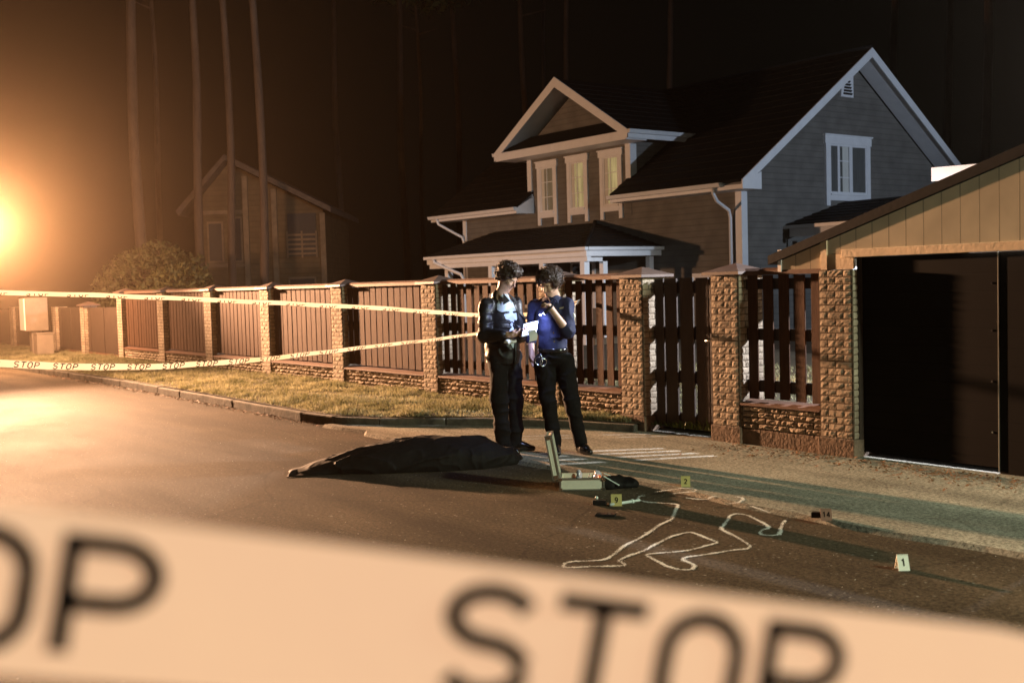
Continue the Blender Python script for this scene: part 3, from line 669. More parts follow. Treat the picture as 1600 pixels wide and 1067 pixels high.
# gable window (faces +X)
ya, yb, za, zb = 23.07, 24.86, 3.33, 5.06; X = HX1
o = MB(); o.box(X, X+.05, ya, ya+.15, za, zb-.2); o.box(X, X+.05, yb-.15, yb, za, zb-.2); o.box(X, X+.06, ya-.04, yb+.04, zb-.2, zb); o.box(X, X+.09, ya-.07, yb+.07, zb, zb+.035)
o.box(X, X+.055, ya+.15, yb-.15, za+.13, za+.26); wn = o.build('window', M['white'], H)
MB().box(X, X+.085, ya+.15, yb-.15, za+.261, za+.30).build('sill', M['white'], wn)
c, d = za+.301, zb-.201
MB().box(X, X+.012, ya+.15, yb-.15, c, d).build('pane', M['netglass'], wn)
MB().box(X+.012, X+.018, ya+.68, ya+.92, c+.03, d-.03).build('curtain', M['curtain'], wn)
mu = MB()
for a, b in ((ya+.151, ya+.20), (ya+.46, ya+.55), (ya+.93, ya+1.06), (yb-.20, yb-.151)): mu.box(X+.018, X+.04, a, b, c, d)
for a, b in ((ya+.20, ya+.46), (ya+.55, ya+.93), (ya+1.06, yb-.20)): mu.box(X+.018, X+.04, a, b, c, c+.05); mu.box(X+.018, X+.04, a, b, d-.05, d)
for q in (1, 2): mu.box(X+.018, X+.034, ya+.55, ya+.93, c+(d-c)*q/3-.012, c+(d-c)*q/3+.012)
mu.build('sash', M['white'], wn)
# gable vent
v = MB(); v.prism([(X, 23.70, 6.05), (X, 24.2, 6.05), (X, 24.2, 6.58), (X, 23.72, 6.25)], (.04, 0, 0)); vo = v.build('gable_vent', M['white'], H)
lv = MB()
for q in range(5): lv.obox((X+.047, 23.96+.0, 6.13+q*.075), (0, .17-.02*q, 0), (.008, 0, -.008), (.02, 0, .02))
lv.build('louvre', M['dark'], vo)
# front porch
PXr = -20.35; PYf = 17.5; pe = 2.46; pt = 3.18; pr = -22.85; px0 = -27.4
po = MB(); n1 = Vector((0, -(pt-pe), HY-PYf)).normalized(); n2 = Vector((pt-pe, 0, PXr-pr)).normalized()
def course_tri(mb, A, B, T1, T2, n, nrm):
    tiled(mb, A, B, T1, T2, n, nrm, .04, .018)
tiled(po, (px0, PYf, pe), (PXr, PYf, pe), (pr, HY-.014, pt), (px0, HY-.014, pt), 9, n1, .04, .018)
tiled(po, (PXr, PYf, pe), (PXr, HY-.014, pe), (pr, HY-.014, pt), (pr, HY-.0141, pt), 9, n2, .04, .018)
P_ = po.build('porch_roof', M['roof'], H)
MB().tube([(PXr, PYf, pe+.03), (pr, HY-.03, pt+.03)], .05, 8).build('hip_cap', M['roof'], P_, smooth=True)
fa = MB(); fa.box(px0, PXr-.03, PYf+.02, PYf+.06, pe-.24, pe-.045); fa.box(PXr-.06, PXr-.02, PYf+.062, HY-.02, pe-.24, pe-.045); fa.box(px0+.06, PXr-.07, PYf+.07, PYf+.19, pe-.36, pe-.241); fa.build('fascia', M['white'], P_)
gt = MB(); gt.box(px0, PXr+.06, PYf-.10, PYf-.002, pe-.10, pe-.02); gt.box(PXr+.002, PXr+.09, PYf+.0, HY-.02, pe-.10, pe-.02); gt.build('gutter', M['gutter'], P_)
for x in (-26.5, -24.4, -22.2, -20.62): MB().box(x-.08, x+.08, PYf+.08, PYf+.24, .1, pe-.361).build('porch_post', M['white'], H)
for y in (18.2, 19.75): MB().box(-20.7, -20.56, y, y+.14, .1, pe-.361 if y < 19 else pe-.25).build('porch_post', M['white'], H)
MB().box(-20.6-.1, -20.58, PYf+.245, 18.199, pe-.36, pe-.245).build('porch_beam', M['white'], H)
MB().box(px0, PXr, PYf+.2, HY-.02, .0, .25).build('porch_floor', M['oldwood'], H)
spout([(-26.95, PYf-.05, pe-.10), (-26.9, PYf-.05, pe-.2), (-26.5, PYf+.02, pe-.34), (-25.75, PYf+.06, pe-.55), (-25.6, PYf+.06, pe-.7), (-25.6, PYf+.06, .2)], .045)
# ground floor opening shapes behind the porch
for xa, xb in ((-26.2, -25.2), (-23.9, -22.9)):
    o = MB().box(xa, xb, HY-.05, HY-.0, .9, 2.2).build('window', M['white'], H); MB().box(xa+.1, xb-.1, HY-.06, HY-.051, 1.0, 2.1).build('pane', M['glass'], o)
# side porch on the gable face
sp = MB(); sy0, sy1, sz0, sz1, sx = 21.55, 26.2, 2.84, 3.45, -15.3; sm = (sy0+sy1)/2
tiled(sp, (HX1+.002, sy0, sz0), (sx, sy0, sz0), (sx, sm, sz1), (HX1+.002, sm, sz1), 7, (0, -(sz1-sz0), sm-sy0), .04, .018)
tiled(sp, (sx, sy1, sz0), (HX1+.002, sy1, sz0), (HX1+.002, sm, sz1), (sx, sm, sz1), 7, (0, (sz1-sz0), sm-sy0), .04, .018)
sp_ = sp.build('side_porch_roof', M['roof'], H)
MB().box(HX1+.1, sx, sy0+.02, sy0+.06, sz0-.30, sz0-.045).build('fascia', M['white'], sp_)
MB().box(HX1+.002, sx, sy0-.10, sy0-.002, sz0-.10, sz0-.02).build('gutter', M['gutter'], sp_)
for y in (sy0+.2, sy1-.3): MB().box(sx-.3, sx-.15, y, y+.15, 0, sz0-.1).build('porch_post', M['white'], H)
# white ground-floor band seen above the gate
MB().box(-19.3, -18.25, HY-.05, HY-.001, 1.5, 1.74).build('window_head', M['white'], H)

# ------------------------------------------------------------------ outbuilding with brightly lit fascia behind the gateway
t = thing('garden_shed', (-6.3, 16.5, 0), 'small shed behind the gateway with a white edge board in bright light', 'shed')
MB().box(-9.2, -3.4, 15.3, 18, 0, 2.6).build('wall', M['wall'], t)
MB().prism([(-9.63, 15.0, 2.95), (-3.0, 15.0, 2.80), (-3.0, 15.0, 3.0), (-9.63, 15.0, 3.15)], (0, .03, 0)).build('fascia', M['white'], t)
MB().prism([(-9.63, 15.031, 2.98), (-3.0, 15.031, 2.83), (-3.0, 15.031, 2.98), (-9.63, 15.031, 3.13)], (0, 3.2, 0)).build('roof', M['tile'], t)
# ------------------------------------------------------------------ old timber house behind
hx, hy = -34.6, 18.0
t = thing('timber_house', (hx, hy, 0), 'dim old timber house with low gable and railed balcony behind the trees', 'house', None, YAW)
def hb(x0, x1, y0, y1, z0, z1, m=None): return (m or MB()).box(hx+x0, hx+x1, hy+y0, hy+y1, z0, z1)
prof = [(0, 4.35), (-3.15, 6.0), (-4.3, 4.7)]
MB().prism([(hx-4.3, hy, 0), (hx, hy, 0), (hx, hy, 4.3), (hx-3.15, hy, 5.95), (hx-4.3, hy, 4.65)], (0, 6, 0)).build('wall', M['oldwall'], t)
MB().prism([(hx-3.15, hy-.55, 6.0), (hx+.35, hy-.55, 4.18), (hx+.35, hy-.55, 4.36), (hx-3.15, hy-.55, 6.2)], (0, 7, 0)).build('roof', M['oldroof'], t)
MB().prism([(hx-3.15, hy-.55, 6.0), (hx-4.75, hy-.55, 4.2), (hx-4.85, hy-.55, 4.36), (hx-3.15, hy-.55, 6.2)], (0, 7, 0)).build('roof', M['oldroof'], t)
for x, z in ((-.02, 4.2), (-1.65, 5.05), (-2.62, 5.5), (-4.25, 4.6)): hb(x-.09, x+.09, -.07, -.003, 0, z).build('corner_post', M['oldwood'], t)
for z in (2.45, 4.25): hb(-4.15, -2.72, -.05, -.003, z, z+.12).build('trim_board', M['oldwood'], t)
hb(-1.22, -.25, -.03, -.003, 2.75, 4.2).build('balcony_opening', M['dark'], t)
rl = MB()
for q in range(5): hb(-1.2, -.27, -.09, -.05, 2.8+q*.16, 2.87+q*.16, rl)
for x in (-1.24, -.74, -.25): hb(x-.03, x+.03, -.05, -.031, 2.7, 3.6, rl)
rl.build('balcony_railing', M['oldwood'], t)
for (xa, xb, za, zb) in ((-3.1, -2.75, 2.6, 4.15), (-3.95, -3.4, 2.6, 4.0), (-1.25, -.3, 1.3, 2.05)):
    o = hb(xa, xb, -.05, -.003, za, zb).build('window', M['oldwood'], t); hb(xa+.06, xb-.06, -.06, -.051, za+.07, zb-.07).build('pane', M['dark'], o)

# ------------------------------------------------------------------ trees
def leaf_cards(n, fn, size, up=.3):
    P = fn(n); a = rng.normal(size=(n, 3)); a /= np.linalg.norm(a, axis=1)[:, None]; b = np.cross(a, rng.normal(size=(n, 3))); b /= np.linalg.norm(b, axis=1)[:, None]
    s = (rng.uniform(.5, 1.2, n)*size)[:, None]
    V = np.stack([P-a*s, P+b*s*.45, P+a*s, P-b*s*.45], 1).reshape(-1, 3); k = np.arange(n)*4
    return V, np.stack([k, k+1, k+2, k+3], 1)
def make_tree(x, y, r, label, lean=0., seed=1):
    t = thing('pine_tree', (x, y, 0), label, 'tree', 'tall pines behind the fence'); rd = random.Random(seed)
    pts = []; rs = []; Hh = 21.
    for i in range(22):
        z = i/21*Hh; pts.append((x+lean*z+.05*math.sin(z*.6+seed)+rd.uniform(-.02, .02), y+.05*math.cos(z*.5+seed), z)); rs.append(.8*r*(1.12 if i == 0 else 1)*(1-.55*z/Hh)*(1+rd.uniform(-.05, .05)))
    m = MB().tube(pts, rs, 10).build('trunk', M['bark'], t, smooth=True)
    def fn(n):
        c = [(rd.uniform(-1.6, 1.6), rd.uniform(-1.6, 1.6), rd.uniform(15.5, 21.5)) for _ in range(26)]; c = np.array(c); k = rng.integers(0, len(c), n)
        return c[k]+rng.normal(size=(n, 3))*(.45, .45, .22)+np.array((x+lean*18, y, 0))
    V, F_ = leaf_cards(1400, fn, .28)
    for q in range(3):
        z = rd.uniform(13.5, 19); aa = rd.uniform(0, 6.28); L_ = rd.uniform(.9, 1.8); MB().tube([(x+lean*z, y, z), (x+lean*z+math.cos(aa)*L_, y+math.sin(aa)*L_, z+.35)], [.05, .015], 5).build('branch', M['bark'], t)
    np_mesh('crown', V, F_, M['needle'], t)
    return t
TR = [(222, -35.4, 12.0, .235, 'thick pine trunk nearest the glare at the left'), (245, -47.5, 17.0, .16, 'thin faint pine trunk just right of the thick left one'),
      (312, -34.2, 13.5, .19, 'pine trunk standing over the left eave of the timber house'), (360, -32.9, 14.0, .17, 'left one of the two pine trunks in front of the timber house'),
      (408, -30.9, 14.1, .17, 'right one of the two pine trunks in front of the timber house'), (530, -43.0, 23.2, .20, 'faint pine trunk just right of the timber house'),
      (632, -40.7, 25.0, .22, 'pine trunk standing clear left of the grey house'), (658, -47.1, 30.0, .16, 'thinnest faint pine trunk left of the grey house'),
      (716, -46.8, 32.0, .24, 'faint pine trunk above the left eave of the grey house'), (817, -41.4, 32.0, .22, 'faint pine trunk left of the dormer gable'),
      (850, -42.9, 34.5, .16, 'very faint thin pine trunk over the dormer peak'), (886, -38.2, 32.0, .2, 'faint pine trunk right above the dormer peak'), (1045, -32.9, 33.0, .2, 'faint pine trunk over the middle of the long dark roof'),
      (1400, -20.4, 30.0, .18, 'pine trunk nearest the right slope of the gable roof'), (1483, -19.9, 32.0, .18, 'middle pine trunk right of the gable roof'), (1540, -17.5, 30.0, .2, 'rightmost pine trunk above the tan gateway')]
for i, (px, x, y, r, lb) in enumerate(TR): make_tree(x, y, r, lb, rng.uniform(-.004, .004), i)
def shrub(x, y, r, zc, label, n):
    t = thing('round_shrub', (x, y, .1), label, 'shrub', 'shrubs behind the fence')
    def fn(n):
        d = rng.normal(size=(n, 3)); d /= np.linalg.norm(d, axis=1)[:, None]; rad = r*(.72+.28*rng.random(n))*(1+.16*vnoise(d, 3.1, 5))
        P = d*rad[:, None]; P[:, 2] *= .95; return P+np.array((x, y, zc))
    V, F_ = leaf_cards(n, fn, .085); V[:, 2] = np.maximum(V[:, 2], .12); np_mesh('foliage', V, F_, M['shrub'], t)
    MB().tube([(x, y, .1), (x+.05, y, zc)], [.06, .03], 8).build('stem', M['bark'], t)
shrub(-31.6, 11.0, 1.75, 1.35, 'large rounded shrub behind the fence right of the thick pine', 9000)
shrub(-29.5, 10.9, 1.1, 1.35, 'smaller rounded shrub in front of the large one', 5000)

# ------------------------------------------------------------------ cabinets and lamp at far left
t = thing('utility_cabinet', (-31.0, 7.45, .13), 'brown metre cabinet with a white front board on a post at far left', 'cabinet')
MB().box(-31.35, -30.85, 7.40, 7.95, .74, 1.60).build('box', M['cabinet'], t, bevel=.01)
MB().box(-31.36, -30.9, 7.37, 7.398, .76, 1.58).build('front_board', M['cabwhite'], t)
MB().box(-31.2, -30.95, 7.55, 7.8, .1, .739).build('post', M['cabinet'], t)
t = thing('junction_box', (-30.0, 7.5, .13), 'low brown junction box on the verge beside the tall cabinet', 'cabinet')
MB().box(-30.2, -29.85, 7.40, 7.80, .1, .68).build('box', M['cabinet'], t, bevel=.01); MB().box(-30.22, -29.83, 7.38, 7.82, .682, .71).build('lid', M['cabinet'], t)
t = thing('street_lamp', (LAMP1[0]-.02, LAMP1[1]-.0, 0), 'glaring sodium lamp on a short post at the left edge', 'street lamp')
lx, ly, lz = LAMP1
MB().tube([(lx-.5, ly-.25, 0), (lx-.5, ly-.25, 3.2), (lx-.42, ly-.21, 3.36), (lx-.1, ly-.05, 3.38)], .035, 10).build('post', M['steel'], t, smooth=True)
MB().prism([(lx-.25, ly-.12, 3.33), (lx+.2, ly-.12, 3.33), (lx+.12, ly-.08, 3.42), (lx-.2, ly-.08, 3.42)], (0, .22, 0)).build('hood', M['steel'], t)

# ------------------------------------------------------------------ lettering (single-stroke letters widened to flat strips)
def arc(cx, cy, rx, ry, a0, a1, n=10): return [(cx+rx*math.cos(R_(a0+(a1-a0)*i/n)), cy+ry*math.sin(R_(a0+(a1-a0)*i/n))) for i in range(n+1)]
GL = {'S': [arc(.5, .745, .40, .255, 25, 180)+arc(.5, .75, .40, .25, 180, 262, 5)[1:]+arc(.5, .25, .40, .25, 82, 0, 5)+arc(.5, .255, .40, .255, 0, -155)],
      'T': [[(.02, 1), (.98, 1)], [(.5, 1), (.5, 0)]],
      'O': [arc(.5, .66, .40, .34, 0, 180, 12)+arc(.5, .34, .40, .34, 180, 360, 12)+[(.9, .66)]],
      'P': [[(.12, 0), (.12, 1), (.55, 1)]+arc(.55, .73, .37, .27, 90, -90, 12)[1:]+[(.12, .46)]],
      '9': [arc(.5, .68, .34, .30, 0, 360, 16)+[(.84, .68), (.80, .35), (.62, .06), (.25, .02)]],
      '2': [arc(.5, .70, .36, .28, 165, -30, 10)+[(.15, .02), (.9, .02)]],
      '1': [[(.25, .78), (.58, 1), (.58, 0)]],
      '4': [[(.7, 0), (.7, 1), (.1, .3), (.95, .3)]]}
def stroke(pts, w_, sub=.0):
    """flat strip (list of (x,y) quads) along a polyline with mitred joints"""
    P = [np.array(p, float) for p in pts]; out = []
    if sub:
        Q = [P[0]]
        for a, b in zip(P, P[1:]):
            k = max(1, int(np.linalg.norm(b-a)/sub)); Q += [a+(b-a)*i/k for i in range(1, k+1)]
        P = Q
    L_, Rr = [], []
    for i, p in enumerate(P):
        d0 = P[i]-P[i-1] if i > 0 else P[1]-P[0]; d1 = P[i+1]-P[i] if i < len(P)-1 else d0
        d0 = d0/max(np.linalg.norm(d0), 1e-9); d1 = d1/max(np.linalg.norm(d1), 1e-9); n0 = np.array((-d0[1], d0[0])); n1_ = np.array((-d1[1], d1[0]))
        m_ = n0+n1_; q = m_@m_; m_ = m_/max(math.sqrt(q), 1e-6); k = min(1/max(m_@n0, .45), 1.6)
        L_.append(p+m_*w_/2*k); Rr.append(p-m_*w_/2*k)
    return L_, Rr
def word_on(mb, word, u0, v0, cw, chh, adv, sw, mp, slant=0., vmax=None):
    for ci, ch in enumerate(word):
        for ln in GL[ch]:
            pts = [(u0+ci*adv+x*cw+slant*y*chh, v0+y*chh) for x, y in ln]
            A, B_ = stroke(pts, sw, sw*1.2)
            if vmax is not None: 
                A = [(a[0], min(a[1], vmax)) for a in A]; B_ = [(a[0], min(a[1], vmax)) for a in B_]
            vs = [mp(*a) for a in A]+[mp(*b) for b in B_]; n = len(A)
            mb.add(vs, [(i, i+1, n+i+1, n+i) for i in range(n-1)])
def smoothpath(pts, k=8):
    P = [np.array(p, float) for p in pts]; out = []
    for i in range(len(P)-1):
        p0, p1, p2, p3 = P[max(i-1, 0)], P[i], P[i+1], P[min(i+2, len(P)-1)]
        for j in range(k):
            t_ = j/k; out.append(.5*((2*p1)+(-p0+p2)*t_+(2*p0-5*p1+4*p2-p3)*t_*t_+(-p0+3*p1-3*p2+p3)*t_**3))
    out.append(P[-1]); return out
def make_tape(path, width_fn, tilt_fn, label, pitch, u_start, vmax_fn=None, cw=.040, chh=.049, adv=.0525, sw=.0085, slant=0.05, wob=.002, side=-1):
    """width_fn(s), tilt_fn(s) in radians away from vertical"""
    P = smoothpath(path, 14); s = [0]
    for a, b in zip(P, P[1:]): s.append(s[-1]+np.linalg.norm(b-a))
    s = np.array(s); PA = np.array(P)
    t = thing('barrier_tape', tuple(P[0]), label, 'barrier tape', 'lengths of barrier tape')
    def frame(u):
        p = np.array([np.interp(u, s, PA[:, k]) for k in range(3)]); q = np.array([np.interp(u+.02, s, PA[:, k])-np.interp(u-.02, s, PA[:, k]) for k in range(3)])
        d = q/np.linalg.norm(q); nrm = np.cross(d, (0, 0, 1)); nrm /= np.linalg.norm(nrm); upv = np.cross(nrm, d)
        if upv[2] < 0: upv = -upv; 
        if nrm@(-p+np.array((0, 0, CAMH))) < 0: nrm = -nrm
        a = tilt_fn(u); v = upv*math.cos(a)+nrm*math.sin(a); nn = np.cross(d, v); 
        if nn@(np.array((0, 0, CAMH))-p) < 0: nn = -nn
        return p, v, nn
    def mp(u, v, off=0.):
        p, vv, nn = frame(u); return p+vv*(v+wob*math.sin(u*7))+nn*(off+.003*math.sin(u*11+v*20))
    mb = MB(); us = np.linspace(0, s[-1], max(30, int(s[-1]/.04))); nvv = 4; vs = []
    for u in us:
        wd = width_fn(u)
        for j in range(nvv+1): vs.append(mp(u, (j/nvv-.5)*wd))
    mb.add(vs, [(i*(nvv+1)+j, (i+1)*(nvv+1)+j, (i+1)*(nvv+1)+j+1, i*(nvv+1)+j+1) for i in range(len(us)-1) for j in range(nvv)])
    mb.build('film', M['tape'], t, smooth=True)
    u = u_start
    while u+adv*4 < s[-1]-.05:
        if u > 0:
            tx = MB()
            word_on(tx, 'STOP', u, -chh/2, cw, chh, adv, sw, lambda a, b: mp(a, b, .0012), slant, vmax_fn(u) if vmax_fn else None)
            tx.build('printed_word', M['ink'], t)
        u += pitch
    return t, mp, s[-1]
def cam_pt(px, py, d):
    q = F+R2*((px-800)/1760.)-U2*((py-533.5)/1760.); return np.array(q*d)+np.array((0, 0, CAMH))
# near tape across the bottom of the view: a real 75 mm tape half a metre from the viewer
A_ = np.array((-.578, .052, 1.489)); B_ = np.array((-.262, .556, 1.404))
near_px = [(-700, 846, .463), (-260, 894, .486), (0, 926, .500), (400, 965, .522), (800, 1006, .545), (1200, 1050, .572), (1600, 1095, .60), (2000, 1140, .63)]
near = [cam_pt(*q) for q in near_px]
_dl = near[0]-near[1]; _dr = near[-1]-near[-2]
near = [near[0]+_dl*18+np.array((0, 0, -.45)), near[0]+_dl*6+np.array((0, 0, -.07))]+near+[near[-1]+_dr*7+np.array((0, 0, .10)), near[-1]+_dr*24+np.array((0, 0, .75))]
_P = smoothpath(near, 14); _s = np.concatenate([[0], np.cumsum([np.linalg.norm(b-a) for a, b in zip(_P, _P[1:])])]); _n = _s[::14][2:-2]
_at = lambda px: float(np.interp(px, [q[0] for q in near_px], _n))
_adv = (_at(1190)-_at(700))/3; _pitch = _at(1190)-_at(95)
make_tape(near, lambda u: .075, lambda u: .0, 'wide blurred barrier tape running across the bottom of the photo, closest to the viewer', _pitch, _at(700)-.005-_pitch*int((_at(700)-.05)/_pitch), wob=.001, cw=.047, chh=.050, adv=_adv, sw=.0092, slant=0)
lo = [(-9.634, 0.962, 1.242), (-9.641, 1.552, 1.157), (-9.647, 2.102, 1.097), (-9.655, 2.748, 1.028), (-9.663, 3.398, 0.989), (-9.673, 4.295, 0.988), (-9.685, 5.299, 1.031), (-9.703, 6.796, 1.107), (-9.713, 7.714, 1.266), (-9.72, 8.255, 1.403)]
make_tape(lo, lambda u: .072-.006*min(u, 5), lambda u: .25+.08*min(u, 6), 'lower of the two white barrier tapes left of the man in the jacket', .305, .03,
          lambda u: .05 if u < 1.9 else max(.004, .036-.008*(u-1.9)), slant=.12)
up_ = [(-10.949, 1.122, 1.763), (-10.837, 1.775, 1.713), (-10.735, 2.369, 1.668), (-10.551, 3.438, 1.601), (-10.348, 4.619, 1.509), (-10.123, 5.929, 1.4), (-9.943, 6.972, 1.294), (-9.803, 7.786, 1.284), (-9.716, 8.255, 1.403)]
def upper_map(u): return .012
make_tape(up_, lambda u: .046, lambda u: .45, 'upper, narrower of the two white barrier tapes, crossing the fence tops', .34, .12,
          lambda u: .0, chh=.040, slant=-.05)
# ------------------------------------------------------------------ chalk outline
def on_ground(x, y, dz=0.):
    z = ZA if (y > 5.97) else 0
    k = (CAMH-z)/CAMH if z else 1
    return (x*k, y*k, z+dz)
CH = {'outline': [(-6.15, 5.79), (-6.16, 5.77), (-6.14, 5.73), (-6.07, 5.67), (-5.97, 5.65), (-5.87, 5.69), (-5.79, 5.73), (-5.73, 5.73), (-5.62, 5.6), (-5.46, 5.41), (-5.4, 5.32), (-5.35, 5.19), (-5.28, 5.06), (-5.2, 4.91), (-5.14, 4.78), (-5.07, 4.61), (-4.95, 4.41), (-4.9, 4.27), (-4.99, 4.12), (-4.96, 4.03), (-4.9, 4.02), (-4.82, 4.14), (-4.73, 4.25), (-4.72, 4.29), (-4.78, 4.32), (-4.82, 4.33), (-4.84, 4.38), (-4.87, 4.47), (-4.9, 4.61), (-4.97, 4.78), (-5.04, 4.96), (-5.06, 5.09), (-5.05, 5.16), (-4.98, 5.15), (-4.85, 5.11), (-4.74, 5.07), (-4.73, 4.96), (-4.72, 4.83), (-4.74, 4.74), (-4.79, 4.63), (-4.81, 4.55), (-4.7, 4.5), (-4.55, 4.45), (-4.45, 4.44), (-4.4, 4.49), (-4.43, 4.55), (-4.49, 4.59), (-4.57, 4.61), (-4.61, 4.66), (-4.6, 4.73), (-4.57, 4.84), (-4.55, 4.98), (-4.52, 5.12), (-4.72, 5.25), (-4.9, 5.33), (-4.99, 5.38), (-5.05, 5.47), (-5.15, 5.62), (-5.22, 5.72), (-5.23, 5.79), (-5.19, 5.81), (-5.12, 5.8), (-4.98, 5.73), (-4.86, 5.67), (-4.79, 5.6), (-4.78, 5.54), (-4.74, 5.46), (-4.69, 5.43), (-4.64, 5.46), (-4.63, 5.52), (-4.72, 5.64), (-4.82, 5.78), (-4.86, 5.86)],
'arm': [(-6.2, 5.96), (-6.19, 6.06), (-6.17, 6.15), (-6.16, 6.22), (-6.09, 6.26), (-6.03, 6.23), (-6.01, 6.17), (-6.04, 6.09), (-6.05, 6.01)],
'neck': [(-5.87, 5.96), (-5.78, 5.98), (-5.73, 6.02), (-5.73, 6.06), (-5.76, 6.1), (-5.76, 6.15)], 'head': [(-5.64, 6.25), (-5.59, 6.25), (-5.54, 6.21), (-5.49, 6.11), (-5.50, 6.03)], 'sh': [(-5.33, 6.06), (-5.2, 6.02), (-5.1, 5.98)]}
cm = MB(); rc = random.Random(5)
for nm, pts in CH.items():
    P3 = smoothpath(pts, 6); acc = 0.
    for a, b in zip(P3, P3[1:]):
        d = b-a; L_ = float(np.hypot(*d)); acc += L_*1150
        while acc > 0:
            acc -= 1; t_ = rc.random(); dens = .5+.5*math.sin(a[0]*23+a[1]*31)
            c_ = a+d*t_+np.array((rc.gauss(0, .006), rc.gauss(0, .006))); w_ = rc.uniform(.0018, .0050)*(.75+.5*dens); an = rc.uniform(0, 3.14)
            p_ = on_ground(c_[0], c_[1], .0012+rc.random()*.0018); e1 = (math.cos(an)*w_*1.5, math.sin(an)*w_*1.5); e2 = (-math.sin(an)*w_, math.cos(an)*w_)
            if rc.random() > .55+.5*dens: continue
            cm.add([(p_[0]+e1[0], p_[1]+e1[1], p_[2]), (p_[0]+e2[0], p_[1]+e2[1], p_[2]), (p_[0]-e1[0], p_[1]-e1[1], p_[2]), (p_[0]-e2[0], p_[1]-e2[1], p_[2])], [(0, 1, 2, 3)])
o = cm.build('chalk_outline', M['chalk'], origin=(-5.2, 5.2, 0)); tag(o, 'white chalk outline of a fallen body drawn on the asphalt and apron', 'chalk outline')

# ------------------------------------------------------------------ numbered markers
def marker(px, py, z, wd, ht, txt, face, label, m, lean=.25, depth=.09, inkm=None, yaw=None, col_side=None):
    t = thing('evidence_marker', (px, py, z), label, 'evidence marker', 'numbered evidence markers')
    a = face; d = Vector((math.cos(a), math.sin(a), 0)); n_ = Vector((d.y, -d.x, 0)); b = Vector((px, py, z+.001)); u = Vector((0, 0, 1))
    for sg, nm in ((1, 'front_face'), (-1, 'back_face')):
        p0 = b+n_*sg*depth/2; top_ = b+u*ht; e = (top_-p0).normalized(); nn = d.cross(e)*1.0; 
        if nn.dot(n_*sg) < 0: nn = -nn
        MB().obox((p0+top_)/2-nn*.002, d*wd/2, (top_-p0)/2, nn*.0015).build(nm, m, t)
        if sg == 1:
            mb = MB(); L_ = (top_-p0).length; chh = L_*.42; cw = chh*.62; k = len(txt); 
            def mp(uu, vv): return (p0+top_)/2+d*uu+e*vv+nn*.0012
            for i, ch in enumerate(txt):
                u0 = (i-(k-1)/2)*cw*1.25-cw/2
                for ln in GL[ch]:
                    A, B2 = stroke([(u0+x_*cw, (y_-.5)*chh) for x_, y_ in ln], chh*.18, chh*.15); n = len(A)
                    mb.add([mp(*q) for q in A]+[mp(*q) for q in B2], [(i_, i_+1, n+i_+1, n+i_) for i_ in range(n-1)])
            mb.build('number', inkm or M['ink'], t)
    return t
camface = lambda x, y: math.atan2(-x, y)*1.0
def faceang(x, y, extra=0): return math.atan2(y, x)-math.pi/2+extra+0.0
def dirang(x, y, extra=0.):
    # direction of the card's width: perpendicular to the line of sight
    l = Vector((x, y)).normalized(); return math.atan2(-l.x, l.y)+extra
mk9 = marker(-6.04, 5.42, 0, .078, .080, '9', dirang(-6.04, 5.42), 'yellow marker card with number 9 beside the open case', M['yellow'])
mk2 = marker(-6.10, 6.19, ZA, .070, .078, '2', dirang(-6.10, 6.19), 'yellow marker card with number 2 above the chalk hand on the pale apron', M['yellow'])
mk14 = marker(-4.62, 5.94+.03, ZA, .07, .070, '14', dirang(-4.64, 6.0, .12), 'marker card with number 14, shade painted in brown, near the apron edge', M['shademk'])
mk1 = marker(-3.62, 5.33, 0, .062, .083, '1', dirang(-3.62, 5.33, .35), 'white marker card with number 1 at the right on the dark asphalt', M['whitemk'], depth=.07)
def small(name, label, cat, mb, m, **k):
    o = mb.build(name, m, **k); tag(o, label, cat); return o
small('dark_fragment', 'small dark block lying left of the number 14 card', 'fragment', MB().obox((-4.69, 5.97, ZA+.02), (.03, .018, 0), (-.012, .022, 0), (0, 0, .018)), M['black'], bevel=.004)
# pale tube in front of card 9
t = thing('swab_tube', (-6.03, 5.48, 0), 'long pale swab tube lying in front of card 9', 'tube')
a, b = Vector((-6.035, 5.35, .012)), Vector((-6.01, 5.62, .012))
MB().tube([a, a.lerp(b, .72)], .011, 10).build('tube', M['ceram'], t, smooth=True); MB().tube([a.lerp(b, .72), a.lerp(b, .78)], .017, 10).build('collar', M['ceram'], t, smooth=True); MB().tube([a.lerp(b, .78), b], .009, 10).build('shaft', M['ceram'], t, smooth=True)
t = thing('camera_flash', (-6.15, 5.34, 0), 'small black gadget with a white knob left of card 9', 'gadget')
MB().obox((-6.13, 5.34, .018), (.04, .03, 0), (-.015, .02, 0), (0, 0, .017)).build('body', M['black'], t, bevel=.005)
s_ = SDF(.004).ell((-6.16, 5.335, .048), (.013, .013, .013)).build('knob', M['ceram'], t)
t = thing('mobile_phone', (-5.81, 5.10, 0), 'black mobile phone lying on the asphalt below card 9', 'phone')
MB().obox((-5.81, 5.11, .008), (.055, .045, 0), (-.022, .027, 0), (0, 0, .007)).build('body', M['black'], t, bevel=.004)
MB().obox((-5.81, 5.11, .0165), (.050, .041, 0), (-.02, .0245, 0), (0, 0, .001)).build('screen', M['glass'], t)

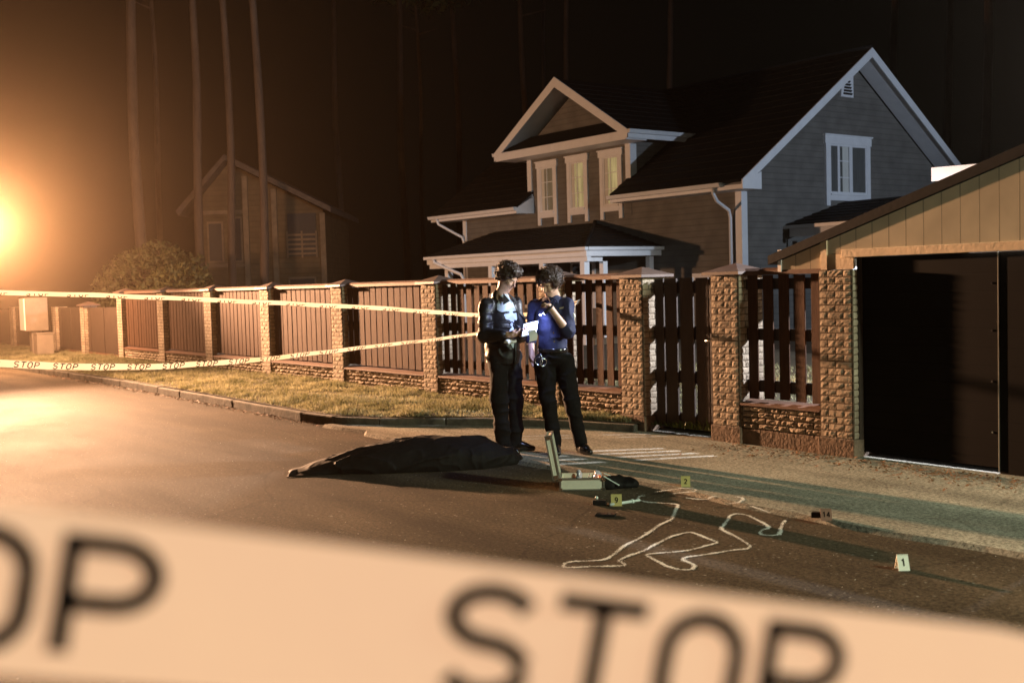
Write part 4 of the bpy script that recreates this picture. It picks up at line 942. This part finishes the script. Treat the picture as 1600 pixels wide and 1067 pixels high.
# ------------------------------------------------------------------ open aluminium case
cx, cy = -6.64, 5.60; cr = Vector((.665, .747, 0)).normalized(); cr = (Vector((-6.53, 5.73, 0))-Vector((-6.75, 5.48, 0))).normalized(); cb = Vector((-cr.y, cr.x, 0))
O = Vector((-6.75, 5.48, .004)); CW, CD, CHh = .335, .25, .095; u = Vector((0, 0, 1))
t = thing('equipment_case', tuple(O+cr*CW/2+cb*CD/2), 'open silver equipment case with its lid up, tools inside, on the road edge', 'case')
th = .008
def cp(a, b, c): return O+cr*a+cb*b+u*c
base = MB()
for (a0, a1, b0, b1) in ((0, CW, 0, th), (0, CW, CD-th, CD), (0, th, th, CD-th), (CW-th, CW, th, CD-th)):
    base.prism([cp(a0, b0, 0), cp(a1, b0, 0), cp(a1, b1, 0), cp(a0, b1, 0)], u*CHh)
base.prism([cp(th, th, 0), cp(CW-th, th, 0), cp(CW-th, CD-th, 0), cp(th, CD-th, 0)], u*.01)
bs = base.build('base', M['alu'], t)
fr = MB()
for (a, b) in ((0, 0), (CW, 0), (0, CD), (CW, CD)):
    fr.obox(cp(a, b, CHh/2), cr*.007, cb*.007, u*(CHh/2+.002))
for z in (.005, CHh-.005):
    for (p, q) in (((0, 0), (CW, 0)), ((0, CD), (CW, CD)), ((0, 0), (0, CD)), ((CW, 0), (CW, CD))):
        fr.beam(cp(*p, z), cp(*q, z), .014, .012)
fr.build('edge_trim', M['steel'], bs)
cn = MB()
for (a, b) in ((0, 0), (CW, 0)):
    for z in (.008, CHh-.008): cn.obox(cp(a, b, z)-cb*.008, cr*.014, cb*.003, u*.011)
cn.build('corner_guard', M['chrome'], bs)
fm = MB().prism([cp(th+.001, th+.001, .011), cp(CW-th-.001, th+.001, .011), cp(CW-th-.001, CD-th-.001, .011), cp(th+.001, CD-th-.001, .011)], u*.045).build('foam_lining', M['foam'], t)
# lid hinged on the left short side, leaning outward
ang = R_(9.5); lu = (u*math.cos(ang)-cr*math.sin(ang)); ln = (cr*math.cos(ang)+u*math.sin(ang)); LO = cp(-.004, 0, CHh+.004); LL, LT = .335, .055
def lp(a, b, c): return LO+lu*a+cb*b-ln*c
ld = MB()
ld.prism([lp(0, 0, LT), lp(0, CD, LT), lp(LL, CD, LT), lp(LL, 0, LT)], ln*th)
for (a0, a1, b0, b1) in ((0, LL, 0, th), (0, LL, CD-th, CD), (0, th, th, CD-th), (LL-th, LL, th, CD-th)):
    ld.prism([lp(a0, b0, LT-th-.0005), lp(a1, b0, LT-th-.0005), lp(a1, b1, LT-th-.0005), lp(a0, b1, LT-th-.0005)], ln*(LT-th))
lo_ = ld.build('lid', M['alu'], t)
fr = MB()
for a, b in ((0, 0), (LL, 0), (0, CD), (LL, CD)): fr.obox(lp(a, b, LT/2), lu*.007, cb*.007, ln*(LT/2+.002))
for c in (.004, LT-.004):
    for (p, q) in (((0, 0), (LL, 0)), ((0, CD), (LL, CD)), ((0, 0), (0, CD)), ((LL, 0), (LL, CD))): fr.beam(lp(*p, c), lp(*q, c), .012, .012, up=tuple(ln))
fr.build('edge_trim', M['steel'], lo_)
cn = MB()
for a in (.012, LL-.012): cn.obox(lp(a, -.006, LT/2), lu*.014, cb*.003, ln*.018)
cn.build('corner_guard', M['chrome'], lo_)
lin = MB().prism([lp(th, th, LT-th-.002), lp(th, CD-th, LT-th-.002), lp(LL-th, CD-th, LT-th-.002), lp(LL-th, th, LT-th-.002)], ln*.03).build('foam_lining', M['foam'], lo_)
# contents
def blob(name, label, cat, c, rad, m, seed, amp=.012, h=.005):
    s = SDF(h).ell(c, rad, k=.01); o = s.build(name, m, None, disp=lambda P: vnoise(P, 55., seed)*amp, origin=tuple(c)); tag(o, label, cat); return o
blob('plastic_pouch', 'crumpled clear plastic pouch standing in the open case', 'pouch', cp(.145, .10, .095), (.022, .022, .050), M['plasticbag'], 3)
blob('paper_wad', 'small crumpled tan wad in the case, left of the clear pouch', 'wad', cp(.10, .12, .082), (.014, .018, .028), M['leaf'], 4, .008)
blob('rubber_glove', 'dull purple glove bunched at the right end of the open case', 'glove', cp(.285, .12, .095), (.030, .030, .036), M['plasticbag'], 5, .012)
small('orange_cap', 'small orange capped vial at the right corner of the open case', 'vial', MB().tube([cp(.30, .055, .06), cp(.305, .05, .108)], .011, 10), M['orange'], smooth=True)
for k, (a, b, lb) in enumerate([(.21, .09, 'short steel tweezers standing left in the open case'), (.235, .08, 'second short steel tool standing middle right in the case')]):
    small('steel_tool', lb, 'tool', MB().tube([cp(a, b, .05), cp(a+.018, b-.01, .115)], .0035, 6), M['chrome'])
for k, (dz, lb) in enumerate([(.0, 'upper pale folded strip leaning out of the case on the right'), (.04, 'lower pale folded strip lying right of the case')]):
    a0 = cp(.335+.0*k, .10-dz, .115-.4*dz); a1 = cp(.455, .115-dz*2.2, .066-.9*dz)
    small('pale_strip', lb, 'strip', MB().beam(a0, a1, .020, .006), M['ceram'], bevel=.002)
s = SDF(.009); b0 = cp(.44, .16, .02)
s.ell(b0, (.17, .10, .055), np.array([list(cr), list(cb), [0, 0, 1]]), k=.03).ell(cp(.38, .10, .03), (.07, .07, .06), k=.03)
o = s.build('black_bag', M['bag'], None, disp=lambda P: vnoise(P, 14., 8)*.016+vnoise(P, 40., 2)*.005, origin=tuple(b0)); tag(o, 'limp black cloth bag lying right of the silver case', 'bag')

# ------------------------------------------------------------------ covered body
bagpts = [(-9.02, 4.44), (-8.85, 4.72), (-8.62, 5.08), (-8.42, 5.45), (-8.22, 5.82), (-8.10, 6.1)]
s = SDF(.010)
def W3(r, t_, z, base): return (base[0]+r*RX+t_*TX, base[1]+r*RY+t_*TY, z)
BB = (-8.62, 5.35)        # centre of the cover
ax = np.array([[RX, RY, 0], [TX, TY, 0], [0, 0, 1]])
s.ell(W3(.10, .06, .06, BB), (.60, .30, .205), ax, .10).ell(W3(.48, .02, .05, BB), (.34, .25, .185), ax, .10).ell(W3(-.25, .08, .05, BB), (.46, .29, .175), ax, .10)
s.ell(W3(-.55, .11, .03, BB), (.44, .25, .10), ax, .10).ell(W3(-.86, .16, .01, BB), (.28, .20, .04), ax, .06).ell(W3(.78, -.05, .03, BB), (.17, .18, .09), ax, .07)
s.half((0, 0, -.01), (0, 0, -1), .01)
def bag_disp(P):
    r = (P[:, 0]-BB[0])*RX+(P[:, 1]-BB[1])*RY; tt = P[:, 0]*TX+P[:, 1]*TY
    q = np.stack([r*.75+tt*.5, tt-r*.25, P[:, 2]*1.3], 1); q = q+vnoise(q, 2.5, 11)[:, None]*.12
    n1 = 1-np.abs(vnoise(q, 4.2, 3)); n2 = 1-np.abs(vnoise(q, 9., 7)); n3 = 1-np.abs(vnoise(q, 19., 5)); k_ = np.clip((r+1.15)/.55, .15, 1); return (-(n1**6)*.020-(n2**6)*.009-(n3**5)*.003+vnoise(q, 3., 1)*.012+.008)*k_
t = thing('covered_body', (BB[0], BB[1], 0), 'long dark mound under black plastic sheeting lying across the road', 'covered body')
s.build('black_sheet', M['bag'], t, disp=bag_disp)
# loose wrinkled flap at the left end and a hem on the ground
nx, ny = 34, 14; vs = []; fl = []
for i in range(nx+1):
    for j in range(ny+1):
        a, b = i/nx, j/ny; r = -1.10+.50*a; tt = -.10+(.40)*b*(1-.1*a)+.16*(1-a); z = .008+.05*max(0, math.sin(a*9+b*3))*b*(1-b)*2.2+.05*a*(1-abs(2*b-1))+.03*abs(math.sin(b*9+a*4))*a
        p = W3(r, tt, z, BB); vs.append(p)
for i in range(nx):
    for j in range(ny): k = i*(ny+1)+j; fl.append((k, k+ny+1, k+ny+2, k+1))
fm = MB(); fm.add(vs, fl); o = fm.build('loose_flap', M['bag'], t, smooth=True); md = o.modifiers.new('thick', 'SOLIDIFY'); md.thickness = .004

# ------------------------------------------------------------------ people
def person(base, label):
    return thing('person', (base[0], base[1], ZA), label, 'person')
def norm(v): v = np.array(v, float); return v/np.linalg.norm(v)
def head_sdf(s, L, c, f, uvec, sc=1.):
    """head: c centre of skull, f forward, uvec up (world vectors)"""
    f = norm(f); u_ = norm(np.array(uvec)-np.dot(uvec, f)*f); sd = np.cross(f, u_); ax = np.array([f, sd, u_]); c = np.array(c)
    P = lambda a, b, d: c+f*a*sc+sd*b*sc+u_*d*sc
    s.ell(P(-.012, 0, .028), np.array((.095, .076, .092))*sc, ax, .02)
    s.ell(P(.012, 0, -.035), np.array((.072, .058, .085))*sc, ax, .025)
    s.ell(P(.048, 0, -.092), np.array((.026, .026, .022))*sc, ax, .025)          # chin
    s.cap(P(.082, 0, .005), P(.098, 0, -.030), .009*sc, .014*sc, .012)            # nose
    s.ell(P(.070, 0, .022), np.array((.014, .050, .010))*sc, ax, .012)           # brow
    for q in (-1, 1):
        s.ell(P(.083, q*.030, .003), np.array((.012, .016, .010))*sc, ax, .008, op='-')
        s.ell(P(.060, q*.038, -.028), np.array((.020, .018, .018))*sc, ax, .02)   # cheek
        s.ell(P(-.010, q*.080, -.010), np.array((.018, .008, .030))*sc, ax, .006) # ear
        s.ell(P(.071, q*.030, .001), np.array((.010, .012, .008))*sc, ax, .003)   # eyelid
    s.ell(P(.078, 0, -.056), np.array((.010, .022, .005))*sc, ax, .004); s.ell(P(.075, 0, -.067), np.array((.010, .019, .006))*sc, ax, .004)
    return P, ax
def hand_sdf(s, wrist, d, palm_n, curl=.6, sc=1., thumb=1):
    """wrist point, direction of the palm, palm normal; five separate bent fingers"""
    d = norm(d); n_ = norm(np.array(palm_n)-np.dot(palm_n, d)*d); sd = np.cross(d, n_)*thumb; w_ = np.array(wrist)
    s.chain([w_, w_+d*.035*sc, w_+d*.07*sc], [.024*sc, .030*sc, .028*sc], .015)
    s.cap(w_+d*.05*sc-sd*.020*sc, w_+d*.08*sc-sd*.028*sc, .014*sc, .012*sc, .012); s.cap(w_+d*.05*sc+sd*.020*sc, w_+d*.08*sc+sd*.028*sc, .014*sc, .012*sc, .012)
    for i, (off, L1, sp) in enumerate(((.031, .070, .10), (.011, .078, .03), (-.010, .073, -.04), (-.030, .058, -.12))):
        p = w_+d*.082*sc+sd*off*sc; a = d+sd*sp; c1 = curl*(1+.08*i); q1 = a*math.cos(c1*.5)+n_*math.sin(c1*.5); q2 = a*math.cos(c1*1.3)+n_*math.sin(c1*1.3); q3 = a*math.cos(c1*2.0)+n_*math.sin(c1*2.0)
        p1 = p+q1*L1*.45*sc; p2 = p1+q2*L1*.33*sc; p3 = p2+q3*L1*.25*sc
        s.chain([p, p1, p2, p3], [.0098*sc, .0090*sc, .0083*sc, .0074*sc], .004)
    tb = w_+d*.028*sc+sd*.026*sc; t1 = tb+(sd*.62+d*.75+n_*.25)*.036*sc; t2 = t1+(d*.92+n_*.5+sd*.05)*.030*sc
    s.chain([tb, t1, t2], [.0135*sc, .0112*sc, .009*sc], .008)
    return w_+d*.085*sc
def shoe_sdf(heel, toe, name, parent):
    s = SDF(.007); h_, t_ = np.array(heel), np.array(toe); d = t_-h_; L_ = np.linalg.norm(d); d = d/L_; u_ = np.array((0, 0, 1.))
    P = lambda a, z: h_+d*a*L_+u_*z
    s.cap(P(.12, .040), P(.45, .042), .040, .042, .03).cap(P(.45, .040), P(.88, .028), .044, .030, .03).cap(P(.15, .06), P(.12, .12), .040, .042, .03)
    s.cap(P(.3, .08), P(.62, .05), .030, .028, .03).half(P(0, .004), (0, 0, -1), .004)
    return s.build(name, M['shoe'], parent, disp=lambda Q: vnoise(Q, 30., 2)*.0015)
def folds(P, ax_, amp, fr=9., seed=1):
    q = P*np.array((1, 1, 1.5)); n1 = 1-np.abs(vnoise(q+vnoise(P, 6., 9)[:, None]*.05, fr, seed)); return -(n1**2.5)*amp+amp*.35+vnoise(P, fr*2.3, seed+4)*amp*.25

# --- man in the black jacket, three-quarter view facing right
b1 = (-8.503, 6.322)
L1 = lambda r, t_, z: np.array(W3(r, t_, z+ZA, b1))
V1 = lambda r, t_, z: np.array((r*RX+t_*TX, r*RY+t_*TY, z))
p1 = person(b1, 'man in black leather jacket over a pale shirt writing on a pad, head bowed')
s = SDF(.0055)
hc = L1(.005, .03, 1.640); P1, A1 = head_sdf(s, L1, hc, V1(.72, .48, -.50), V1(.42, .20, .88))
s.chain([hc+V1(-.03, -.005, -.05), L1(-.055, 0, 1.50), L1(-.07, 0, 1.42)], [.052, .056, .075], .03)
RS, LS = L1(-.205, .08, 1.395), L1(.075, -.10, 1.395); RE, LE = L1(-.225, .15, 1.115), L1(.115, .02, 1.10); RW_, LW_ = L1(-.005, .30, 1.125), L1(.115, .25, 1.125)
s.ell(L1(-.065, 0, 1.27), (.10, .10, .20), None, .05).ell(L1(-.06, 0, 1.02), (.10, .10, .2), None, .06)
s.chain([RS, RE, RW_], [.052, .042, .028], .03).chain([LS, LE, LW_], [.052, .042, .028], .03)
for hp, kn, an in ((L1(-.105, .05, .92), L1(-.10, .07, .50), L1(-.07, .06, .10)), (L1(.03, -.05, .92), L1(.045, -.05, .50), L1(.03, -.06, .10))): s.chain([hp, kn, an], [.085, .055, .04], .04)
hand_sdf(s, RW_, V1(.96, .12, .05), V1(.1, .2, -1) if False else V1(.15, -.4, .9), .85, .95, 1)
hand_sdf(s, LW_, V1(.35, .55, .15), V1(-.5, -.2, .8), .7, .95, -1)
body1 = s.build('body', M['skin'], p1)
# hair
s = SDF(.006); s.ell(P1(-.022, 0, .048), (.112, .092, .098), A1, .02).ell(P1(.03, 0, .095), (.070, .075, .045), A1, .03).ell(P1(-.075, 0, -.005), (.045, .078, .060), A1, .03)
for q in (-1, 1): s.ell(P1(-.005, q*.070, .02), (.035, .018, .045), A1, .02)
s.half(P1(.085, 0, 0), A1[0]*.55-A1[2]*.75, .01) if False else None
s.ell(P1(.088, 0, -.022), (.064, .085, .085), A1, .01, '-')
s.build('hair', M['hair'], p1, disp=lambda P: vnoise(P, 30., 3)*.017+vnoise(P, 75., 5)*.009-.004)
e = MB()
for q in (-1, 1): e.beam(P1(.083, q*.016, .020), P1(.078, q*.046, .020), .006, .006)
e.build('eyebrows', M['hair'], p1)
def curls(P_, A_, rad, c0, n, m, parent, face):
    d = rng.normal(size=(n*2, 3)); d /= np.linalg.norm(d, axis=1)[:, None]; loc = d*np.array(rad)+np.array(c0)
    ok = ~((loc[:, 0] > face) & (loc[:, 2] < .06)) & (loc[:, 2] > -.06); d, loc = d[ok][:n], loc[ok][:n]; n = len(d)
    o_ = P_(0, 0, 0); base = o_+loc@A_; out = d@A_; tw = np.cross(out, rng.normal(size=(n, 3))); tw /= np.linalg.norm(tw, axis=1)[:, None]; L_ = rng.uniform(.012, .032, n)[:, None]
    V = []; w_ = .0022
    for k, (a, b) in enumerate(((0, 0), (.45, .35), (.75, .9), (.65, 1.5))):
        c_ = base+out*L_*a+tw*L_*b*.6; sd = np.cross(out, tw)*w_*(1-.2*k); V += [c_-sd, c_+sd]
    V = np.stack(V, 1).reshape(-1, 3); k = np.arange(n)*8
    F_ = np.concatenate([np.stack([k+2*j, k+2*j+1, k+2*j+3, k+2*j+2], 1) for j in range(3)]); np_mesh('loose_curls', V, F_, m, parent)
curls(P1, A1, (.118, .098, .100), (-.022, 0, .048), 1500, M['hair'], p1, .05)
# shirt, visible down the open front
s = SDF(.008); s.ell(L1(-.045, .015, 1.25), (.128, .128, .22), None, .05).ell(L1(-.045, .01, 1.0), (.128, .128, .20), None, .06).cap(L1(-.05, .01, 1.45), L1(-.055, .01, 1.40), .066, .085, .03)
s.half(L1(0, 0, .845), (0, 0, -1), .01); s.build('shirt', M['shirt'], p1, disp=lambda P: folds(P, None, .008, 8., 2))
# jacket
fdir = V1(.62, .70, 0)
s = SDF(.0075)
s.ell(L1(-.068, -.01, 1.24), (.160, .155, .235), None, .05).ell(L1(-.060, .0, 1.0), (.165, .16, .34), None, .06).cap(L1(-.180, .055, 1.385), L1(.055, -.08, 1.385), .058, .058, .05)
s.cap(L1(-.075, -.02, 1.465), L1(-.07, -.01, 1.43), .080, .095, .03)
s.chain([RS+V1(.005, 0, .0), RE, L1(-.045, .28, 1.122)], [.064, .058, .042], .03); s.chain([LS, LE, L1(.115, .20, 1.12)], [.062, .056, .042], .03)
s.half(L1(0, 0, .85), (0, 0, -1), .01)
# opening: a wedge taken out of the front
s.ell(L1(.045, .125, 1.17), (.020, .11, .42), np.array([list(V1(.72, -.62, 0)), list(V1(.62, .72, 0)), [0, 0, 1]]), .015, '-')
s.cap(L1(-.045, .03, 1.53), L1(-.045, .05, 1.46), .052, .05, .01, '-')
s.chain([RE+V1(.02, .01, 0), L1(-.045, .28, 1.122)], [.052, .042], .02)
s.build('jacket', M['leather'], p1, disp=lambda P: folds(P, None, .016, 8., 3))
cl = MB()
for q, (a, b, c_) in enumerate([(L1(-.04, .10, 1.50), L1(.035, .125, 1.40), L1(-.045, .15, 1.36)), (L1(.0, .05, 1.50), L1(.10, .03, 1.42), L1(.11, .07, 1.36))]):
    cl.prism([a, a*.25+b*.75, c_*.75+a*.25], (0.004, -.003, .008))
cl.build('lapels', M['leather'], p1)
# trousers
s = SDF(.008)
s.ell(L1(-.045, 0, .93), (.140, .125, .13), None, .06)
s.chain([L1(-.110, .04, .90), L1(-.105, .07, .50), L1(-.085, .06, .22), L1(-.075, .06, .075)], [.092, .078, .070, .068], .03)
s.chain([L1(.025, -.04, .90), L1(.045, -.05, .50), L1(.04, -.06, .22), L1(.035, -.06, .075)], [.090, .076, .068, .064], .02)
s.half(L1(0, 0, .045), (0, 0, -1), .008)
s.build('trousers', M['trouser'], p1, disp=lambda P: folds(P, None, .016, 7., 6))
shoe_sdf(L1(-.03, -.07, 0), L1(.225, .0, 0), 'shoe', p1); shoe_sdf(L1(-.12, .04, 0), L1(.07, .22, 0), 'shoe', p1)
# pad, sheet and pen
t = thing('note_pad', tuple(L1(.17, .35, 1.16)), 'white note pad lit by the torch in the hands of the man in the jacket', 'note pad')
pc = L1(.195, .36, 1.175); pa = V1(.95, .1, .20); pb = V1(-.12, .62, -.60)
MB().obox(pc, Vector(pa)*.070, Vector(pb)*.090, Vector((0, 0, 1))*.004).build('pad', M['paper'], t, bevel=.002)
ps = MB(); vs = []
for i in range(9):
    for j in range(5):
        a, b = i/8, j/4; q = pc+pa*(.0+.075*(b-.35))+V1(.02*math.sin(a*2.5), .06+.02*math.sin(a*3+b), -.012-.10*a); vs.append(q)
ps.add(vs, [(i*5+j, i*5+j+1, (i+1)*5+j+1, (i+1)*5+j) for i in range(8) for j in range(4)]); o = ps.build('loose_sheet', M['paper'], t, smooth=True)
pen = MB().tube([L1(.115, .36, 1.18), L1(.03, .34, 1.245)], .005, 6); small('pen', 'black pen held over the white pad', 'pen', pen, M['black'], smooth=True)
gl_ = SDF(.005).ell(L1(-.02, .30, 1.060), (.030, .025, .022), None, .01).cap(L1(.0, .30, 1.055), L1(.055, .31, 1.07), .022, .018, .02)
o = gl_.build('paper_cup', M['paper'], None, origin=tuple(L1(0, .245, 1.05)), disp=lambda P: vnoise(P, 50., 2)*.005); tag(o, 'white crumpled tissue held under the pad by the man in the jacket', 'tissue'); o.name = 'tissue'

# --- officer in navy shirt
b2 = (-8.05, 6.62)
L2 = lambda r, t_, z: np.array(W3(r, t_, z+ZA, b2)); V2 = V1
p2 = person(b2, 'man in navy uniform shirt and black trousers holding a torch, looking down')
s = SDF(.0055)
hc2 = L2(-.120, .06, 1.572); P2, A2 = head_sdf(s, L2, hc2, V2(-.55, .70, -.36), V2(-.15, .25, .92))
s.chain([hc2+V2(.02, -.03, -.06), L2(-.085, -.01, 1.46), L2(-.09, -.02, 1.40)], [.052, .055, .07], .03)
RS2, LS2 = L2(-.255, -.11, 1.375), L2(.035, .05, 1.375); RE2, LE2 = L2(-.305, -.21, 1.09), L2(.030, .17, 1.135); RW2, LW2 = L2(-.300, -.13, .93), L2(-.10, .25, 1.325)
s.ell(L2(-.11, 0, 1.24), (.11, .08, .2), None, .05).ell(L2(-.105, 0, 1.0), (.10, .08, .2), None, .06)
s.chain([RS2, RE2, RW2], [.050, .040, .027], .03).chain([LS2, LE2, LW2], [.050, .043, .029], .03)
for hp, kn, an in ((L2(-.185, 0, .86), L2(-.165, .03, .48), L2(-.10, .0, .10)), (L2(.0, 0, .86), L2(.055, .05, .48), L2(.135, .0, .10))): s.chain([hp, kn, an], [.085, .055, .04], .04)
hand_sdf(s, LW2, V2(-.45, .1, .62), V2(-.75, .1, -.6), 1.0, .95, -1)
hand_sdf(s, RW2, V2(.05, .25, -.95), V2(.6, .2, .1), .35, .95, 1)
s.build('body', M['skin'], p2)
s = SDF(.006); s.ell(P2(-.028, 0, .055), (.112, .104, .096), A2, .02).ell(P2(.030, 0, .100), (.070, .088, .045), A2, .03).ell(P2(-.08, 0, -.01), (.045, .085, .065), A2, .03)
for q in (-1, 1): s.ell(P2(.01, q*.085, .035), (.050, .026, .055), A2, .02)
s.ell(P2(.095, 0, -.025), (.066, .085, .085), A2, .01, '-')
s.build('hair', M['hair2'], p2, disp=lambda P: vnoise(P, 30., 13)*.016+vnoise(P, 75., 5)*.007)
e = MB()
for q in (-1, 1): e.beam(P2(.083, q*.016, .020), P2(.078, q*.046, .020), .006, .006)
e.build('eyebrows', M['hair'], p2)
curls(P2, A2, (.124, .116, .104), (-.022, 0, .055), 1900, M['hair2'], p2, .06)
# shirt
s = SDF(.0075)
s.ell(L2(-.115, .0, 1.25), (.155, .125, .20), None, .05).ell(L2(-.108, .0, 1.03), (.150, .12, .22), None, .06).cap(L2(-.245, -.09, 1.385), L2(.025, .045, 1.385), .054, .054, .05)
s.cap(L2(-.095, 0, 1.455), L2(-.10, -.005, 1.42), .066, .085, .03)
s.chain([RS2, RE2, RE2*.75+RW2*.25], [.060, .052, .046], .03).chain([LS2, LE2, LE2*.85+LW2*.15], [.062, .060, .056], .03)
s.half(L2(0, 0, .955), (0, 0, -1), .01)
s.build('uniform_shirt', M['navy'], p2, disp=lambda P: folds(P, None, .014, 8., 11))
cl = MB(); cl.prism([L2(-.14, .085, 1.455), L2(-.09, .105, 1.445), L2(-.12, .125, 1.395)], (.004, -.003, .008)); cl.prism([L2(-.08, .105, 1.445), L2(-.035, .085, 1.445), L2(-.05, .118, 1.392)], (.004, -.003, .008)); cl.build('collar', M['navy'], p2)
for z, r in ((1.30, -.125), (1.22, -.105), (1.13, -.10), (1.05, -.095), (.99, -.09)):
    MB().tube([L2(r, .118, z), L2(r, .134, z)], .009, 10).build('button', M['brass'], p2)
MB().tube([L2(-.215, .075, 1.295), L2(-.215, .098, 1.295)], .010, 10).build('button', M['brass'], p2)
MB().beam(L2(-.040, .118, 1.352), L2(.030, .112, 1.362), .003, .014).build('name_strip', M['cabinet'], p2)
pt_ = SDF(.005).ell(L2(.085, .105, 1.275), (.026, .014, .032), None, .01); pt_.build('sleeve_patch', M['cabwhite'], p2)
# trousers and belt
s = SDF(.008)
s.ell(L2(-.10, 0, .92), (.148, .118, .12), None, .05)
s.chain([L2(-.180, 0, .85), L2(-.165, .03, .50), L2(-.13, .01, .25), L2(-.105, .0, .085)], [.100, .070, .062, .058], .03)
s.chain([L2(.0, 0, .85), L2(.055, .05, .50), L2(.10, .02, .25), L2(.130, .0, .085)], [.100, .072, .063, .058], .02)
s.half(L2(0, 0, .05), (0, 0, -1), .008); s.half(L2(0, 0, .99), (0, 0, 1), .008)
s.build('trousers', M['trouser'], p2, disp=lambda P: folds(P, None, .014, 8., 16))
s = SDF(.006); s.ell(L2(-.105, .0, .965), (.160, .128, .085), None, .01).half(L2(0, 0, .985), (0, 0, 1), .004).half(L2(0, 0, .945), (0, 0, -1), .004); s.build('belt', M['shoe'], p2)
MB().obox(L2(-.10, .132, .965), Vector(V2(.028, 0, 0)), Vector((0, 0, .02)), Vector(V2(0, .005, 0))).build('buckle', M['chrome'], p2, bevel=.003)
shoe_sdf(L2(-.115, -.05, 0), L2(-.085, .20, 0), 'shoe', p2); shoe_sdf(L2(.115, -.04, 0), L2(.215, .17, 0), 'shoe', p2)
# handcuffs hanging at his belt
t = thing('handcuffs', tuple(L2(-.225, .13, .90)), 'steel handcuffs hanging from the belt of the man in navy', 'handcuffs')
def ring(c, r_, a, b, rt=.0045, n=20):
    return MB().tube([Vector(c)+Vector(a)*r_*math.cos(2*math.pi*i/n)+Vector(b)*r_*math.sin(2*math.pi*i/n) for i in range(n+1)], rt, 6, False)
ring(L2(-.240, .120, .875), .034, V2(1, .2, 0), (0, 0, 1)).build('cuff', M['chrome'], t, smooth=True); ring(L2(-.200, .140, .865), .034, V2(.9, -.3, 0), V2(.1, 0, 1)).build('cuff', M['chrome'], t, smooth=True)
MB().tube([L2(-.237, .12, .91), L2(-.225, .125, .945), L2(-.21, .135, .90)], .006, 6).build('chain', M['chrome'], t, smooth=True)
# torch
td = norm(V2(-.58, -.42, -.55)); tp = LW2+norm(V2(-.45, .1, .62))*.085+V2(.015, .03, -.035)
t = thing('torch', tuple(tp), 'small black torch with bright white beam held near the chin of the man in navy', 'torch')
MB().tube([tp-td*.045, tp+td*.045, tp+td*.05, tp+td*.072], [.011, .011, .015, .016], 12).build('barrel', M['black'], t, smooth=True)
MB().tube([tp+td*.0725, tp+td*.076], .014, 12).build('lens', M['ledoff'], t)
so = lamp('torch_beam', 'SPOT', tuple(tp+td*.085), 19., (.46, .54, 1.), .008, spot_size=R_(160), spot_blend=1.)
so.rotation_euler = Vector(td).to_track_quat('-Z', 'Y').to_euler()

# ------------------------------------------------------------------ leaf litter, grit and weeds
def litter(name, pts, size, m, label, cat, lift=.006):
    n = len(pts); a = rng.uniform(0, 6.28, n); s_ = rng.uniform(.5, 1.3, n)*size; tl = rng.uniform(-.5, .5, (n, 2))
    d1 = np.stack([np.cos(a)*s_, np.sin(a)*s_, tl[:, 0]*s_], 1); d2 = np.stack([-np.sin(a)*s_*.6, np.cos(a)*s_*.6, tl[:, 1]*s_*.6], 1); P = pts.copy(); P[:, 2] += lift+np.abs(tl).max(1)*s_
    V = np.stack([P-d1, P+d2, P+d1, P-d2], 1).reshape(-1, 3); k = np.arange(n)*4
    return tag(np_mesh(name, V, np.stack([k, k+1, k+2, k+3], 1), m), label, cat, None, 'stuff')
n = 2600; X = rng.uniform(-7.4, 2, n); Y = 8.12-np.abs(rng.normal(0, .28, n)); P = np.stack([X, Y, np.full(n, ZA)], 1); P = P[(Y > 6.9)]
litter('fallen_leaves', P, .016, M['leaf'], 'brown fallen leaves and grit heaped below the black gateway doors', 'leaves')
X = rng.uniform(-24, -11.8, 900); cy = np.interp(X, [c[0] for c in CURB], [c[1] for c in CURB]); P = np.stack([X, cy-np.abs(rng.normal(0, .07, 900))-.02, np.zeros(900)], 1)
litter('gutter_litter', P, .018, M['leaf'], 'dry leaves and grit along the foot of the left kerb', 'leaves')
n = 1500; P = np.stack([rng.uniform(-20, -1.5, n), rng.uniform(.8, 6, n), np.zeros(n)], 1); litter('grit', P, .0042, M['pebble'], 'pale grit specks scattered over the dark asphalt', 'grit', .003)
P = np.stack([rng.uniform(-8.75, -7.55, 900), rng.uniform(8.2, 8.75, 900), np.full(900, .1)], 1); blades('weeds', P, .02, .09, .010, M['weed'], 1.2, 'stuff', 'green weeds growing under the garden gate', 'weeds')
n = 26000; P = np.stack([rng.uniform(-14, 2, n), rng.uniform(8.6, 15, n), np.full(n, .1)], 1); blades('yard_grass', P, .03, .08, .008, M['grass'], .9, 'stuff', 'lawn seen through the gaps of the fence and gate', 'grass')

# ------------------------------------------------------------------ haze in the lamp light
m = bpy.data.materials.new('night haze'); m.use_nodes = True; nt = m.node_tree; nt.nodes.clear()
out = nt.nodes.new('ShaderNodeOutputMaterial'); pv = nt.nodes.new('ShaderNodeVolumePrincipled')
pv.inputs['Density'].default_value = .00028; pv.inputs['Color'].default_value = (1, .74, .5, 1); pv.inputs['Anisotropy'].default_value = .905
nt.links.new(pv.outputs[0], out.inputs['Volume'])
hz = MB().box(-151, 41, -31, 91, -1.2, 26); o = hz.build('haze', m, origin=(0, 0, 0)); tag(o, 'thin night haze glowing round the sodium lamp', 'haze', None, 'stuff')
